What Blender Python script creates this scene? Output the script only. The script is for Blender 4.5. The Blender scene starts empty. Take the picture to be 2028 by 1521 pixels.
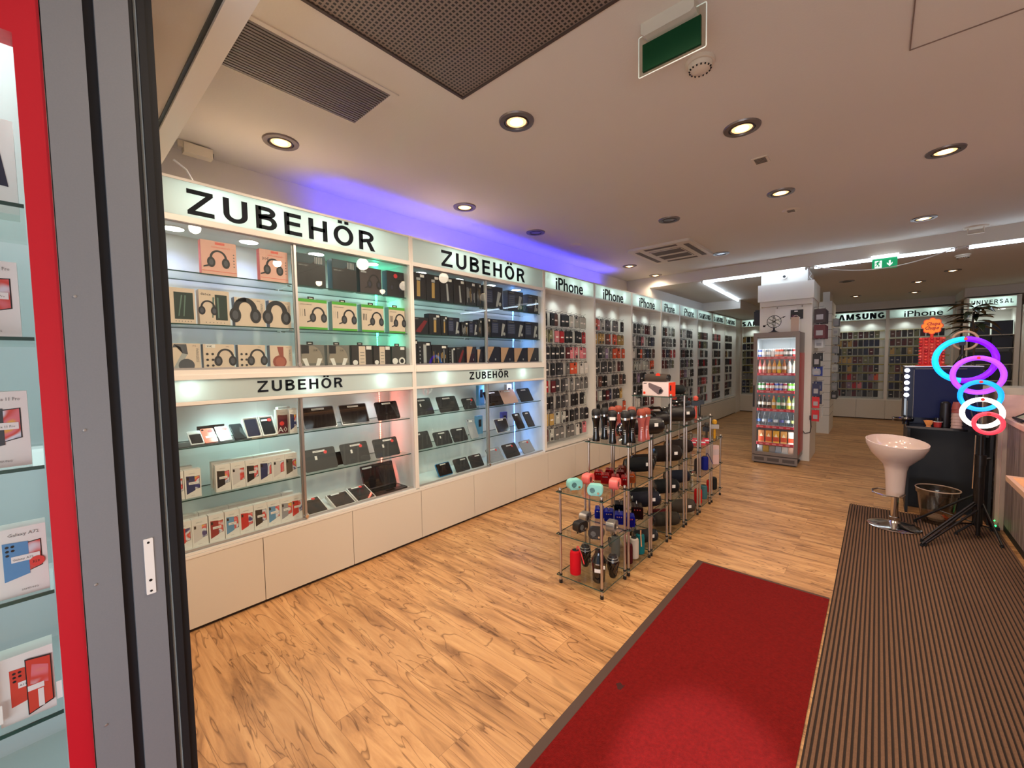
import bpy, math, random
from mathutils import Matrix, Vector
R = math.radians
PI = math.pi
random.seed(7)
SC = bpy.context.scene
COL = SC.collection
def lin(c):
    return tuple((v/12.92 if v <= .04045 else ((v+.055)/1.055)**2.4) for v in c)
def rgb(r, g, b): return lin((r/255, g/255, b/255))
# ---------------------------------------------------------------- camera, world, exposure
yaw, pitch, roll, FPX = .7216, .0549, -.0166, 823.756
cam = bpy.data.objects.new('camera', bpy.data.cameras.new('camera')); COL.objects.link(cam)
fw = Vector((-math.sin(yaw)*math.cos(pitch), math.cos(yaw)*math.cos(pitch), -math.sin(pitch)))
r0 = Vector((math.cos(yaw), math.sin(yaw), 0)); u0 = r0.cross(fw)
rr = r0*math.cos(roll)+u0*math.sin(roll); uu = -r0*math.sin(roll)+u0*math.cos(roll)
cam.matrix_world = Matrix(((rr.x, uu.x, -fw.x, 0), (rr.y, uu.y, -fw.y, 0), (rr.z, uu.z, -fw.z, 1.5), (0, 0, 0, 1)))
cam.data.sensor_width = 36; cam.data.lens = FPX/2028*36; cam.data.clip_start = .02
SC.camera = cam
SC.view_settings.view_transform = 'Standard'; SC.view_settings.look = 'None'
SC.view_settings.exposure = 0.0; SC.view_settings.gamma = 1
SC.view_settings.use_curve_mapping = False
SC.cycles.use_denoising = True
SC.cycles.max_bounces = 8; SC.cycles.transparent_max_bounces = 24; SC.cycles.diffuse_bounces = 4
SC.cycles.caustics_reflective = False; SC.cycles.caustics_refractive = False
SC.cycles.sample_clamp_indirect = 6
w = bpy.data.worlds.new('world'); SC.world = w; w.use_nodes = True
w.node_tree.nodes['Background'].inputs[0].default_value = (.55, .62, .75, 1)
w.node_tree.nodes['Background'].inputs[1].default_value = .8
K_DOWN, K_CASE, K_HEAD, K_BAY, K_TUBE = 70, 6.5, 2.05, 4.5, 15.0

def lamp(kind, name, loc, energy, color, parent=None, size=.1, rot=(0, 0, 0), spot=None, blend=.6, spread=None):
    d = bpy.data.lights.new(name, kind); d.energy = energy; d.color = color
    if kind == 'AREA':
        if isinstance(size, tuple): d.shape = 'RECTANGLE'; d.size, d.size_y = size
        else: d.shape = 'DISK'; d.size = size
        if spread: d.spread = spread
    else: d.shadow_soft_size = size
    if kind == 'SPOT': d.spot_size = spot; d.spot_blend = blend
    o = bpy.data.objects.new(name, d); COL.objects.link(o); o.location = loc; o.rotation_euler = rot
    if parent: o.parent = parent
    return o
# ---------------------------------------------------------------- materials
MATS = {}
def mat(name, col, rough=.5, metal=0, emit=None, es=1, spec=.5, coat=0, noise=None, bump=None, alpha=1):
    if name in MATS: return MATS[name]
    m = bpy.data.materials.new(name); m.use_nodes = True; MATS[name] = m
    nt = m.node_tree; b = nt.nodes['Principled BSDF']
    if isinstance(col, str):
        oi = nt.nodes.new('ShaderNodeObjectInfo'); nt.links.new(oi.outputs['Color'], b.inputs['Base Color'])
    else: b.inputs['Base Color'].default_value = (*col, 1)
    b.inputs['Roughness'].default_value = rough; b.inputs['Metallic'].default_value = metal
    b.inputs['Specular IOR Level'].default_value = spec; b.inputs['Coat Weight'].default_value = coat
    if emit: b.inputs['Emission Color'].default_value = (*emit, 1); b.inputs['Emission Strength'].default_value = es
    if noise:   # (scale, amount): a slight natural unevenness of the surface colour
        tc = nt.nodes.new('ShaderNodeTexCoord'); n = nt.nodes.new('ShaderNodeTexNoise'); n.inputs['Scale'].default_value = noise[0]
        nt.links.new(tc.outputs['Object'], n.inputs['Vector'])
        mx = nt.nodes.new('ShaderNodeMix'); mx.data_type = 'RGBA'
        mx.inputs[6].default_value = (*[c*(1-noise[1]) for c in col], 1); mx.inputs[7].default_value = (*[min(1, c*(1+noise[1])) for c in col], 1)
        nt.links.new(n.outputs['Fac'], mx.inputs[0]); nt.links.new(mx.outputs[2], b.inputs['Base Color'])
    if bump:
        tc = nt.nodes.new('ShaderNodeTexCoord'); n = nt.nodes.new('ShaderNodeTexNoise'); n.inputs['Scale'].default_value = bump[0]
        nt.links.new(tc.outputs['Object'], n.inputs['Vector'])
        bp = nt.nodes.new('ShaderNodeBump'); bp.inputs['Strength'].default_value = bump[1]; bp.inputs['Distance'].default_value = bump[2]
        nt.links.new(n.outputs['Fac'], bp.inputs['Height']); nt.links.new(bp.outputs[0], b.inputs['Normal'])
    return m
def glass(name, tint, refl=1.0, ior=1.45, rough=0):
    if name in MATS: return MATS[name]
    m = bpy.data.materials.new(name); m.use_nodes = True; MATS[name] = m; nt = m.node_tree
    for n in list(nt.nodes):
        if n.type != 'OUTPUT_MATERIAL': nt.nodes.remove(n)
    out = nt.nodes[0]; tr = nt.nodes.new('ShaderNodeBsdfTransparent'); gl = nt.nodes.new('ShaderNodeBsdfGlossy')
    tr.inputs[0].default_value = (*tint, 1); gl.inputs['Roughness'].default_value = rough
    fr = nt.nodes.new('ShaderNodeLayerWeight'); fr.inputs[0].default_value = .5
    pw = nt.nodes.new('ShaderNodeMath'); pw.operation = 'POWER'; pw.inputs[1].default_value = 5; nt.links.new(fr.outputs['Facing'], pw.inputs[0])
    mu = nt.nodes.new('ShaderNodeMath'); mu.operation = 'MULTIPLY_ADD'; mu.inputs[1].default_value = .5*refl; mu.inputs[2].default_value = .04*refl
    mx = nt.nodes.new('ShaderNodeMixShader')
    nt.links.new(pw.outputs[0], mu.inputs[0]); nt.links.new(mu.outputs[0], mx.inputs[0])
    nt.links.new(tr.outputs[0], mx.inputs[1]); nt.links.new(gl.outputs[0], mx.inputs[2]); nt.links.new(mx.outputs[0], out.inputs[0])
    return m
def translucent(name, col, t=.6):
    m = bpy.data.materials.new(name); m.use_nodes = True; MATS[name] = m; nt = m.node_tree; b = nt.nodes['Principled BSDF']
    b.inputs['Base Color'].default_value = (*col, 1); b.inputs['Roughness'].default_value = .35
    tr = nt.nodes.new('ShaderNodeBsdfTranslucent'); tr.inputs[0].default_value = (*col, 1)
    mx = nt.nodes.new('ShaderNodeMixShader'); mx.inputs[0].default_value = t
    nt.links.new(b.outputs[0], mx.inputs[1]); nt.links.new(tr.outputs[0], mx.inputs[2]); nt.links.new(mx.outputs[0], nt.nodes['Material Output'].inputs[0])
    return m
WHITE = mat('white_laminate', rgb(226, 222, 214), .32)
DOORM = mat('cream_laminate', rgb(214, 206, 192), .35)
CASEW = mat('showcase_lining', rgb(228, 230, 228), .45)
WALLM = mat('painted_wall', rgb(205, 198, 190), .85, bump=(60, .15, .002))
CEILM = mat('painted_ceiling', rgb(204, 198, 187), .9, noise=(1.2, .03), bump=(90, .2, .002))
DARKLET = mat('dark_lettering', rgb(22, 28, 36), .6, spec=.15)
ALU = mat('brushed_aluminium', rgb(190, 188, 186), .35, .85)
CHROME = mat('polished_chrome', rgb(225, 222, 218), .12, 1)
BLACK = mat('black_plastic', rgb(18, 18, 20), .35)
BLACKG = mat('black_gloss', rgb(10, 10, 13), .08, coat=.5)
RUBBER = mat('black_rubber', rgb(14, 16, 20), .6)
GREYM = mat('grey_metal_frame', rgb(134, 137, 142), .42, .25, noise=(300, .05))
GLASS = glass('clear_glass', (.985, .995, .99))
GLASSD = glass('showcase_door_glass', (.94, .97, .965), 1.0)
GSHELF = glass('shelf_glass', (.93, .97, .955), .8)
GEDGE = mat('green_glass_edge', rgb(38, 74, 68), .2)
HEADM = translucent('backlit_acrylic', rgb(222, 234, 234), .55)
PAPER = mat('white_paper', rgb(236, 232, 226), .6)
REDST = mat('red_price_sticker', rgb(228, 62, 58), .5)
GREYT = mat('grey_print', rgb(120, 118, 116), .6)
DISC = mat('led_disc', (1, 1, 1), .5, emit=(.93, 1, .97), es=9)
TINT = mat('tinted_plastic', 'obj', .38)
TINTG = mat('tinted_gloss', 'obj', .15, coat=.4)
TINTP = mat('tinted_print', 'obj', .5)
def mglow(name, c, s): return mat(name, c, .5, emit=c, es=s)
# colourful phone wallpaper, laid over printed screens
def wallpaper():
    m = bpy.data.materials.new('phone_wallpaper'); m.use_nodes = True; nt = m.node_tree; b = nt.nodes['Principled BSDF']
    tc = nt.nodes.new('ShaderNodeTexCoord'); oi = nt.nodes.new('ShaderNodeObjectInfo'); ad = nt.nodes.new('ShaderNodeVectorMath'); ad.operation = 'ADD'
    n = nt.nodes.new('ShaderNodeTexNoise'); n.inputs['Scale'].default_value = 22; n.inputs['Detail'].default_value = .5
    cm = nt.nodes.new('ShaderNodeCombineXYZ'); nt.links.new(oi.outputs['Random'], cm.inputs[0])
    nt.links.new(tc.outputs['Object'], ad.inputs[0]); nt.links.new(cm.outputs[0], ad.inputs[1]); nt.links.new(ad.outputs[0], n.inputs['Vector'])
    cr = nt.nodes.new('ShaderNodeValToRGB'); e = cr.color_ramp.elements; cr.color_ramp.interpolation = 'EASE'
    e[0].position = .3; e[0].color = (*rgb(60, 60, 120), 1); e[1].position = .7; e[1].color = (*rgb(236, 176, 60), 1)
    for p, c in ((.42, (220, 226, 236)), (.52, (214, 72, 60)), (.62, (226, 120, 130))):
        k = e.new(p); k.color = (*rgb(*c), 1)
    nt.links.new(n.outputs['Fac'], cr.inputs[0]); nt.links.new(cr.outputs[0], b.inputs['Base Color']); b.inputs['Roughness'].default_value = .5
    return m
WPAPER = wallpaper()
# ---------------------------------------------------------------- mesh collector
class G:
    def __init__(s): s.v = []; s.f = []; s.m = []; s.M = Matrix()
    def add(s, vs, fs, m=0):
        o = len(s.v); s.v += [tuple(s.M @ Vector(p)) for p in vs]
        for f in fs: s.f.append(tuple(i+o for i in f)); s.m.append(m)
        return s
    def box(s, x0, y0, z0, x1, y1, z1, m=0):
        if x0 > x1: x0, x1 = x1, x0
        if y0 > y1: y0, y1 = y1, y0
        if z0 > z1: z0, z1 = z1, z0
        return s.add([(x0, y0, z0), (x1, y0, z0), (x1, y1, z0), (x0, y1, z0), (x0, y0, z1), (x1, y0, z1), (x1, y1, z1), (x0, y1, z1)],
              [(0, 3, 2, 1), (4, 5, 6, 7), (0, 1, 5, 4), (1, 2, 6, 5), (2, 3, 7, 6), (3, 0, 4, 7)], m)
    def gbox(s, x0, y0, z0, x1, y1, z1, m=0, e=1):   # glass sheet: big faces m, edges e (thin along z)
        return s.add([(x0, y0, z0), (x1, y0, z0), (x1, y1, z0), (x0, y1, z0), (x0, y0, z1), (x1, y0, z1), (x1, y1, z1), (x0, y1, z1)], [(0, 3, 2, 1), (4, 5, 6, 7)], m) or s
    def cyl(s, p0, p1, r, n=12, m=0, r2=None, cap=True):
        p0, p1 = Vector(p0), Vector(p1); r2 = r if r2 is None else r2
        q = (p1-p0).to_track_quat('Z', 'Y'); vs = []
        for p, rad in ((p0, r), (p1, r2)):
            for i in range(n):
                a = 2*PI*i/n; vs.append(p+q @ Vector((math.cos(a)*rad, math.sin(a)*rad, 0)))
        fs = [(i, (i+1) % n, n+(i+1) % n, n+i) for i in range(n)]
        if cap: fs += [tuple(range(n))[::-1], tuple(range(n, 2*n))]
        return s.add(vs, fs, m)
    def lathe(s, prof, n=24, m=0, c=(0, 0, 0), mm=None, axis='z'):   # prof: (r, z); mm: material per segment
        vs = []; N = len(prof)
        for r, z in prof:
            for i in range(n):
                a = 2*PI*i/n; x, y = math.cos(a)*r, math.sin(a)*r
                p = (x, y, z) if axis == 'z' else ((z, x, y) if axis == 'x' else (y, z, x))
                vs.append((p[0]+c[0], p[1]+c[1], p[2]+c[2]))
        o = len(s.v); s.v += [tuple(s.M @ Vector(p)) for p in vs]
        for k in range(N-1):
            for i in range(n):
                j = (i+1) % n; s.f.append((o+k*n+i, o+k*n+j, o+(k+1)*n+j, o+(k+1)*n+i)); s.m.append(mm[k] if mm else m)
        if prof[0][0] > 1e-5: s.f.append(tuple(o+i for i in range(n))[::-1]); s.m.append(mm[0] if mm else m)
        if prof[-1][0] > 1e-5: s.f.append(tuple(o+(N-1)*n+i for i in range(n))); s.m.append(mm[-1] if mm else m)
        return s
    def prism(s, poly, y0, y1, m=0, plane='xz', ms=None):   # polygon in a plane, extruded along the third axis
        n = len(poly)
        def P(a, b, t): return (a, t, b) if plane == 'xz' else ((a, b, t) if plane == 'xy' else (t, a, b))
        vs = [P(a, b, y0) for a, b in poly]+[P(a, b, y1) for a, b in poly]
        s.add(vs, [tuple(range(n)), tuple(range(n, 2*n))[::-1]], m)
        s.f += []
        o = len(s.v)-2*n
        for i in range(n):
            j = (i+1) % n; s.f.append((o+i, o+n+i, o+n+j, o+j)); s.m.append(m if ms is None else ms)
        return s
    def tube(s, pts, r, n=8, m=0, closed=False):
        pts = [Vector(p) for p in pts]; N = len(pts); vs = []; up = Vector((.13, .31, .94)).normalized()
        for i, p in enumerate(pts):
            a = pts[(i-1) % N] if (i or closed) else p; b = pts[(i+1) % N] if (i < N-1 or closed) else p
            t = (b-a).normalized(); x = t.cross(up)
            if x.length < .05: x = t.cross(Vector((1, 0, 0)))
            x.normalize(); y = t.cross(x)
            for k in range(n):
                g = 2*PI*k/n; vs.append(p+x*math.cos(g)*r+y*math.sin(g)*r)
        fs = []
        for i in range(N if closed else N-1):
            j = (i+1) % N
            for k in range(n): l = (k+1) % n; fs.append((i*n+k, i*n+l, j*n+l, j*n+k))
        if not closed: fs += [tuple(range(n))[::-1], tuple((N-1)*n+k for k in range(n))]
        return s.add(vs, fs, m)
    def ring(s, c, R_, r, n=40, k=8, m=0, nrm='y', a0=0, a1=2*PI):
        full = abs(a1-a0-2*PI) < 1e-6; N = n if full else n+1; P = []
        for i in range(N):
            a = a0+(a1-a0)*i/n; x, z = math.cos(a)*R_, math.sin(a)*R_
            P.append((c[0]+x, c[1], c[2]+z) if nrm == 'y' else ((c[0]+x, c[1]+z, c[2]) if nrm == 'z' else (c[0], c[1]+x, c[2]+z)))
        return s.tube(P, r, k, m, closed=full)
    def mesh(s, name, mats, smooth=35):
        me = bpy.data.meshes.new(name); me.from_pydata(s.v, [], s.f)
        for m in mats: me.materials.append(m)
        me.polygons.foreach_set('material_index', s.m); me.update()
        if smooth:
            me.polygons.foreach_set('use_smooth', [True]*len(me.polygons)); me.set_sharp_from_angle(angle=R(smooth))
        return me
def rpoly(x0, z0, x1, z1, r, k=4):
    P = []
    for cx, cz, a in ((x1-r, z1-r, 0), (x0+r, z1-r, PI/2), (x0+r, z0+r, PI), (x1-r, z0+r, 1.5*PI)):
        for i in range(k+1): t = a+PI/2*i/k; P.append((cx+math.cos(t)*r, cz+math.sin(t)*r))
    return P
def ob(name, g, mats, parent=None, loc=(0, 0, 0), rot=(0, 0, 0), smooth=35):
    if not isinstance(mats, (list, tuple)): mats = [mats]
    me = g.mesh(name, mats, smooth) if isinstance(g, G) else g
    o = bpy.data.objects.new(name, me); COL.objects.link(o); o.location = loc; o.rotation_euler = rot
    if parent: o.parent = parent
    return o
def tag(o, label, cat, group=None, kind=None):
    if label: o['label'] = label
    if cat: o['category'] = cat
    if group: o['group'] = group
    if kind: o['kind'] = kind
    return o
def thing(name, label, cat, loc=(0, 0, 0), rz=0, group=None, rot=None):
    o = bpy.data.objects.new(name, None); COL.objects.link(o); o.location = loc; o.rotation_euler = rot or (0, 0, rz)
    o.empty_display_size = .05
    return tag(o, label, cat, group)
def single(name, g, mats, label, cat, loc=(0, 0, 0), rz=0, group=None, color=None, rot=None, smooth=35):
    o = ob(name, g, mats, None, loc, rot or (0, 0, rz), smooth); tag(o, label, cat, group)
    if color: o.color = (*color, 1)
    return o
def struct(name, g, mats, smooth=35):
    o = ob(name, g, mats, smooth=smooth); o['kind'] = 'structure'; return o
KIDS = {}
def dup(root, loc, rz=None, label=None, group=None, rot=None, color=None):
    def cp(o, par):
        c = o.copy(); COL.objects.link(c)
        if par: c.parent = par
        if color: c.color = (*color, 1)
        for ch in list(o.children): cp(ch, c)
        return c
    c = cp(root, None); c.location = loc
    if rot: c.rotation_euler = rot
    elif rz is not None: c.rotation_euler = (0, 0, rz)
    if label: c['label'] = label
    if group: c['group'] = group
    return c
def recolor(o, col):
    o.color = (*col, 1)
    for c in o.children: recolor(c, col)
def text_mesh(body, x0, x1, z0, z1, y, bold=.02, depth=.004, name='lettering', space=1.0):
    """letters standing in the xz plane: the first letter's foot at z0, its cap at z1, the word from x0 to x1"""
    def raw(t):
        cu = bpy.data.curves.new('t', 'FONT'); cu.body = t; cu.offset = bold; cu.resolution_u = 3; cu.space_character = space
        o = bpy.data.objects.new('t', cu); COL.objects.link(o)
        bpy.context.view_layer.update()
        me = bpy.data.meshes.new_from_object(o.evaluated_get(bpy.context.evaluated_depsgraph_get()))
        bpy.data.objects.remove(o); bpy.data.curves.remove(cu)
        return me
    h = raw('H'); ys = [v.co.y for v in h.vertices]; h0, h1 = min(ys), max(ys)
    me = raw(body); xs = [v.co.x for v in me.vertices]; a, b = min(xs), max(xs)
    g = G(); sx, sz = (x1-x0)/(b-a), (z1-z0)/(h1-h0)
    vs = [(x0+(v.co.x-a)*sx, y, z0+(v.co.y-h0)*sz) for v in me.vertices]; n = len(vs)
    fs = [tuple(p.vertices) for p in me.polygons]
    back = [(p[0], y+depth, p[2]) for p in vs]
    cnt = {}
    for f in fs:
        for i in range(len(f)):
            e = (f[i], f[(i+1) % len(f)]); cnt[e] = 1
    side = [(e[0], e[0]+n, e[1]+n, e[1]) for e in cnt if (e[1], e[0]) not in cnt]
    g.add(vs+back, fs+[tuple(i+n for i in f[::-1]) for f in fs]+side, 0)
    bpy.data.meshes.remove(me); bpy.data.meshes.remove(h)
    return g

def caps_mesh(word, x0, x1, z0, z1, y, t=.17, depth=.004, gap=.2):
    """block capitals built from strokes, cap height 1 before scaling"""
    g0 = []; 
    def arc(cx, cz, rx, rz, a0, a1, n=14): return [(cx+rx*math.cos(R(a0+(a1-a0)*i/n)), cz+rz*math.sin(R(a0+(a1-a0)*i/n))) for i in range(n+1)]
    h = t/2
    def glyph(c):
        S = []   # strokes (centre lines)
        if c == 'Z': return .72, [('p', [(0, 1), (.70, 1), (.70, 1-t*.85), (.2, t), (.72, t), (.72, 0), (0, 0), (0, t*.85), (.5, 1-t), (0, 1-t)])]
        if c in 'UÜ': return .72, [('s', [(h, 1)]+arc(.36, .36, .36-h, .36-h, 180, 360)+[(.72-h, 1)])]
        if c == 'B': return .68, [('s', [(h, 0), (h, 1)]), ('s', [(h, 1-h), (.36, 1-h)]+arc(.36, .76, .26-h+.02, .24-h, 90, -90)+[(h, .52)]), ('s', [(h, .52), (.38, .52)]+arc(.38, .26+h/2, .30-h, .26-h/2, 90, -90)+[(h, h)])]
        if c == 'E': return .62, [('s', [(h, 0), (h, 1)]), ('s', [(h, 1-h), (.60, 1-h)]), ('s', [(h, .52), (.56, .52)]), ('s', [(h, h), (.62, h)])]
        if c == 'H': return .72, [('s', [(h, 0), (h, 1)]), ('s', [(.72-h, 0), (.72-h, 1)]), ('s', [(h, .53), (.72-h, .53)])]
        if c in 'OÖ':
            o = [('s', arc(.42, .5, .42-h, .51-h, 0, 360, 36))]
            if c == 'Ö': o += [('p', [(.20, 1.10), (.20+t*.95, 1.10), (.20+t*.95, 1.24), (.20, 1.24)]), ('p', [(.64-t*.95, 1.10), (.64, 1.10), (.64, 1.24), (.64-t*.95, 1.24)])]
            return .84, o
        if c == 'R': return .72, [('s', [(h, 0), (h, 1)]), ('s', [(h, 1-h), (.38, 1-h)]+arc(.38, .72, .30-h, .28-h, 90, -90)+[(h, .44)]), ('p', [(.34, .46), (.34+t*1.05, .46), (.74, 0), (.74-t*1.2, 0)])]
        if c == 'S': return .66, [('s', arc(.33, .73, .33-h, .27-h, 25, 270)+arc(.33, .27+h*.0, .33-h, .27-h+.0, 90, -155))]
        if c == 'A': return .80, [('p', [(0, 0), (t*1.1, 0), (.45, 1), (.40-h*.9, 1)]), ('p', [(.80-t*1.1, 0), (.80, 0), (.40+h*.9, 1), (.35, 1)])]+([('s', [(.18, .27), (.62, .27)])] if t < .2 else [])
        if c == 'M': return .92, [('s', [(h, 0), (h, 1)]), ('s', [(.92-h, 0), (.92-h, 1)]), ('p', [(0, 1), (t*1.1, 1), (.46+h*.7, 0), (.46-h*.7, 0)]), ('p', [(.92-t*1.1, 1), (.92, 1), (.46+h*.7, 0), (.46-h*.7, 0)])]
        if c == 'N': return .74, [('s', [(h, 0), (h, 1)]), ('s', [(.74-h, 0), (.74-h, 1)]), ('p', [(0, 1), (t*1.2, 1), (.74, 0), (.74-t*1.2, 0)])]
        if c == 'G': return .78, [('s', arc(.40, .5, .40-h, .51-h, 40, 330, 26)+[(.78-h, .42), (.45, .42)])]
        if c == 'I': return t, [('s', [(h, 0), (h, 1)])]
        if c == 'V': return .76, [('p', [(0, 1), (t*1.1, 1), (.38+h*.9, 0), (.38-h*.9, 0)]), ('p', [(.76-t*1.1, 1), (.76, 1), (.38+h*.9, 0), (.38-h*.9, 0)])]
        if c == 'L': return .58, [('s', [(h, 0), (h, 1)]), ('s', [(h, h), (.58, h)])]
        return .3, []
    x = 0; items = []
    for c in word:
        wd, gl = glyph(c); items.append((x, gl)); x += wd+gap
    tot = x-gap; sx, sz = (x1-x0)/tot, (z1-z0); g = G()
    for ox, gl in items:
        for kind, P in gl:
            if kind == 'p':
                q = [(x0+(ox+a)*sx, z0+b*sz) for a, b in P]
                g.prism(q if word else q, y, y+depth)
            else:
                n = len(P); L_, R_ = [], []; closed = abs(P[0][0]-P[-1][0])+abs(P[0][1]-P[-1][1]) < 1e-6
                for i in range(n):
                    a = P[i-1] if i else (P[-2] if closed else P[0]); b = P[i+1] if i < n-1 else (P[1] if closed else P[-1])
                    dx, dz = b[0]-a[0], b[1]-a[1]; l = math.hypot(dx, dz) or 1; nx, nz = -dz/l*h, dx/l*h
                    L_.append((P[i][0]+nx, P[i][1]+nz)); R_.append((P[i][0]-nx, P[i][1]-nz))
                for i in range(n-1):
                    q = [(x0+(ox+a)*sx, z0+b*sz) for a, b in (L_[i], L_[i+1], R_[i+1], R_[i])]
                    g.add([(a, y, b) for a, b in q]+[(a, y+depth, b) for a, b in q], [(0, 1, 2, 3), (7, 6, 5, 4), (0, 4, 5, 1), (2, 6, 7, 3)])
    return g
# ================================================================ the shell
XW, XR, YB, YF, ZC = -3.42, 2.9, 13.32, -1.6, 2.9
def floor_mat():
    m = bpy.data.materials.new('oak_planks'); m.use_nodes = True; nt = m.node_tree; L = nt.links; N = nt.nodes; b = N['Principled BSDF']
    tc = N.new('ShaderNodeTexCoord'); mp = N.new('ShaderNodeMapping'); L.new(tc.outputs['Object'], mp.inputs[0])
    br = N.new('ShaderNodeTexBrick'); br.inputs['Scale'].default_value = 1; br.inputs['Brick Width'].default_value = 1.22
    br.inputs['Row Height'].default_value = .185; br.inputs['Mortar Size'].default_value = .0012; br.inputs['Mortar Smooth'].default_value = .6
    br.offset = .37; br.inputs['Color1'].default_value = (.2, .2, .2, 1); br.inputs['Color2'].default_value = (.8, .8, .8, 1); br.inputs['Mortar'].default_value = (.5, .5, .5, 1)
    br.inputs['Bias'].default_value = 0
    L.new(mp.outputs[0], br.inputs['Vector'])
    # per-plank shift of the grain
    ad = N.new('ShaderNodeVectorMath'); ad.operation = 'MULTIPLY_ADD'; L.new(br.outputs['Color'], ad.inputs[0]); ad.inputs[1].default_value = (7, 3, 5); L.new(mp.outputs[0], ad.inputs[2])
    m1 = N.new('ShaderNodeMapping'); m1.inputs['Scale'].default_value = (1.1, 9, 1); L.new(ad.outputs[0], m1.inputs[0])
    n1 = N.new('ShaderNodeTexNoise'); n1.inputs['Scale'].default_value = 1.6; n1.inputs['Detail'].default_value = 6; n1.inputs['Roughness'].default_value = .62; n1.inputs['Distortion'].default_value = .6
    L.new(m1.outputs[0], n1.inputs['Vector'])
    cr = N.new('ShaderNodeValToRGB'); e = cr.color_ramp.elements
    e[0].position = .3; e[0].color = (*rgb(138, 96, 60), 1); e[1].position = .72; e[1].color = (*rgb(222, 174, 120), 1)
    k = e.new(.5); k.color = (*rgb(196, 146, 96), 1); L.new(n1.outputs['Fac'], cr.inputs[0])
    # long wandering dark veins
    m2 = N.new('ShaderNodeMapping'); m2.inputs['Scale'].default_value = (.55, 3.6, 1); L.new(ad.outputs[0], m2.inputs[0])
    n2 = N.new('ShaderNodeTexNoise'); n2.inputs['Scale'].default_value = 2.2; n2.inputs['Detail'].default_value = 3; n2.inputs['Distortion'].default_value = .9; L.new(m2.outputs[0], n2.inputs['Vector'])
    w1 = N.new('ShaderNodeMath'); w1.operation = 'MULTIPLY'; w1.inputs[1].default_value = 9; L.new(n2.outputs['Fac'], w1.inputs[0])
    w2 = N.new('ShaderNodeMath'); w2.operation = 'FRACT'; L.new(w1.outputs[0], w2.inputs[0])
    c2 = N.new('ShaderNodeValToRGB'); e = c2.color_ramp.elements; e[0].position = 0; e[0].color = (.36, .30, .25, 1); e[1].position = .17; e[1].color = (1, 1, 1, 1); L.new(w2.outputs[0], c2.inputs[0])
    k = e.new(.93); k.color = (1, 1, 1, 1); k = e.new(1.0); k.color = (.78, .74, .70, 1)
    mu = N.new('ShaderNodeMix'); mu.data_type = 'RGBA'; mu.blend_type = 'MULTIPLY'; mu.inputs[0].default_value = .95; L.new(cr.outputs[0], mu.inputs[6]); L.new(c2.outputs[0], mu.inputs[7])
    # plank tone and seams
    c3 = N.new('ShaderNodeValToRGB'); e = c3.color_ramp.elements; e[0].position = .2; e[0].color = (.84, .82, .80, 1); e[1].position = .8; e[1].color = (1.06, 1.05, 1.04, 1); L.new(br.outputs['Color'], c3.inputs[0])
    mv = N.new('ShaderNodeMix'); mv.data_type = 'RGBA'; mv.blend_type = 'MULTIPLY'; mv.inputs[0].default_value = .8; L.new(mu.outputs[2], mv.inputs[6]); L.new(c3.outputs[0], mv.inputs[7])
    ms = N.new('ShaderNodeMix'); ms.data_type = 'RGBA'; ms.inputs[7].default_value = (*rgb(96, 66, 42), 1); L.new(mv.outputs[2], ms.inputs[6])
    sf = N.new('ShaderNodeMath'); sf.operation = 'MULTIPLY'; sf.inputs[1].default_value = .55; L.new(br.outputs['Fac'], sf.inputs[0]); L.new(sf.outputs[0], ms.inputs[0])
    L.new(ms.outputs[2], b.inputs['Base Color']); b.inputs['Roughness'].default_value = .42; b.inputs['Specular IOR Level'].default_value = .4
    bp = N.new('ShaderNodeBump'); bp.inputs['Strength'].default_value = .15; bp.inputs['Distance'].default_value = .002; L.new(n1.outputs['Fac'], bp.inputs['Height']); L.new(bp.outputs[0], b.inputs['Normal'])
    return m
struct('floor', G().box(XW, YF, -.08, XR, YB, 0), floor_mat())
struct('ceiling', G().box(XW, .56, ZC, XR, 7.06, ZC+.1), CEILM)
struct('ceiling_rear', G().box(XW, 7.06, 2.73, XR, YB, ZC+.1), CEILM)
struct('wall_soffit', G().box(XW, 7.06, 2.545, -3.0, YB, 2.73), WALLM)
struct('wall_left', G().box(XW-.1, .2, 0, XW, YB, ZC+.1), WALLM)
struct('wall_back', G().box(XW-.1, YB, 0, XR+.1, YB+.1, ZC+.1), WALLM)
struct('wall_right', G().box(XR, YF, 0, XR+.1, YB, ZC+.1), WALLM)
struct('ceiling_entrance', G().box(-3.4, YF, 2.62, XR, .43, 2.72), CEILM)
struct('trim_1', G().box(-3.4, .43, 2.60, XR, .50, 2.99).box(-3.4, .418, 2.612, XR, .43, 2.63, 1), [WHITE, BLACK])
struct('wall_front', G().box(-3.42, .2, 0, -1.75, .26, 2.62), WALLM)
# dropped ducts near the far end and boxing over the back displays
struct('trim_2', G().box(-3.0, 9.96, 2.545, -2.235, YB, 2.73), WALLM)
struct('trim_3', G().box(-2.235, 12.9, 2.56, 1.2, YB, 2.73), WALLM)
struct('trim_4', G().box(1.2, 11.6, 2.56, XR, YB, 2.73), WALLM)
struct('wall_corner', G().box(1.2, 12.6, 0, 1.26, YB, 2.6), WALLM)
# pillar
struct('column', G().box(-1.35, 7.2, 0, -.705, 7.94, 2.32).box(-1.372, 7.16, 2.315, -.69, 7.97, 2.56).box(-1.34, 7.21, 2.56, -.77, 7.9, 2.73), WHITE)
# ceiling access hatch
struct('trim_5', G().box(.075, 1.6, 2.893, .079, 2.72, 2.901, 1).box(.075, 2.716, 2.893, .95, 2.72, 2.901, 1).box(.079, 1.6, 2.897, .95, 2.716, 2.901, 0), [CEILM, mat('seam_shadow_gap', rgb(120, 100, 88), .9)])
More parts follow.
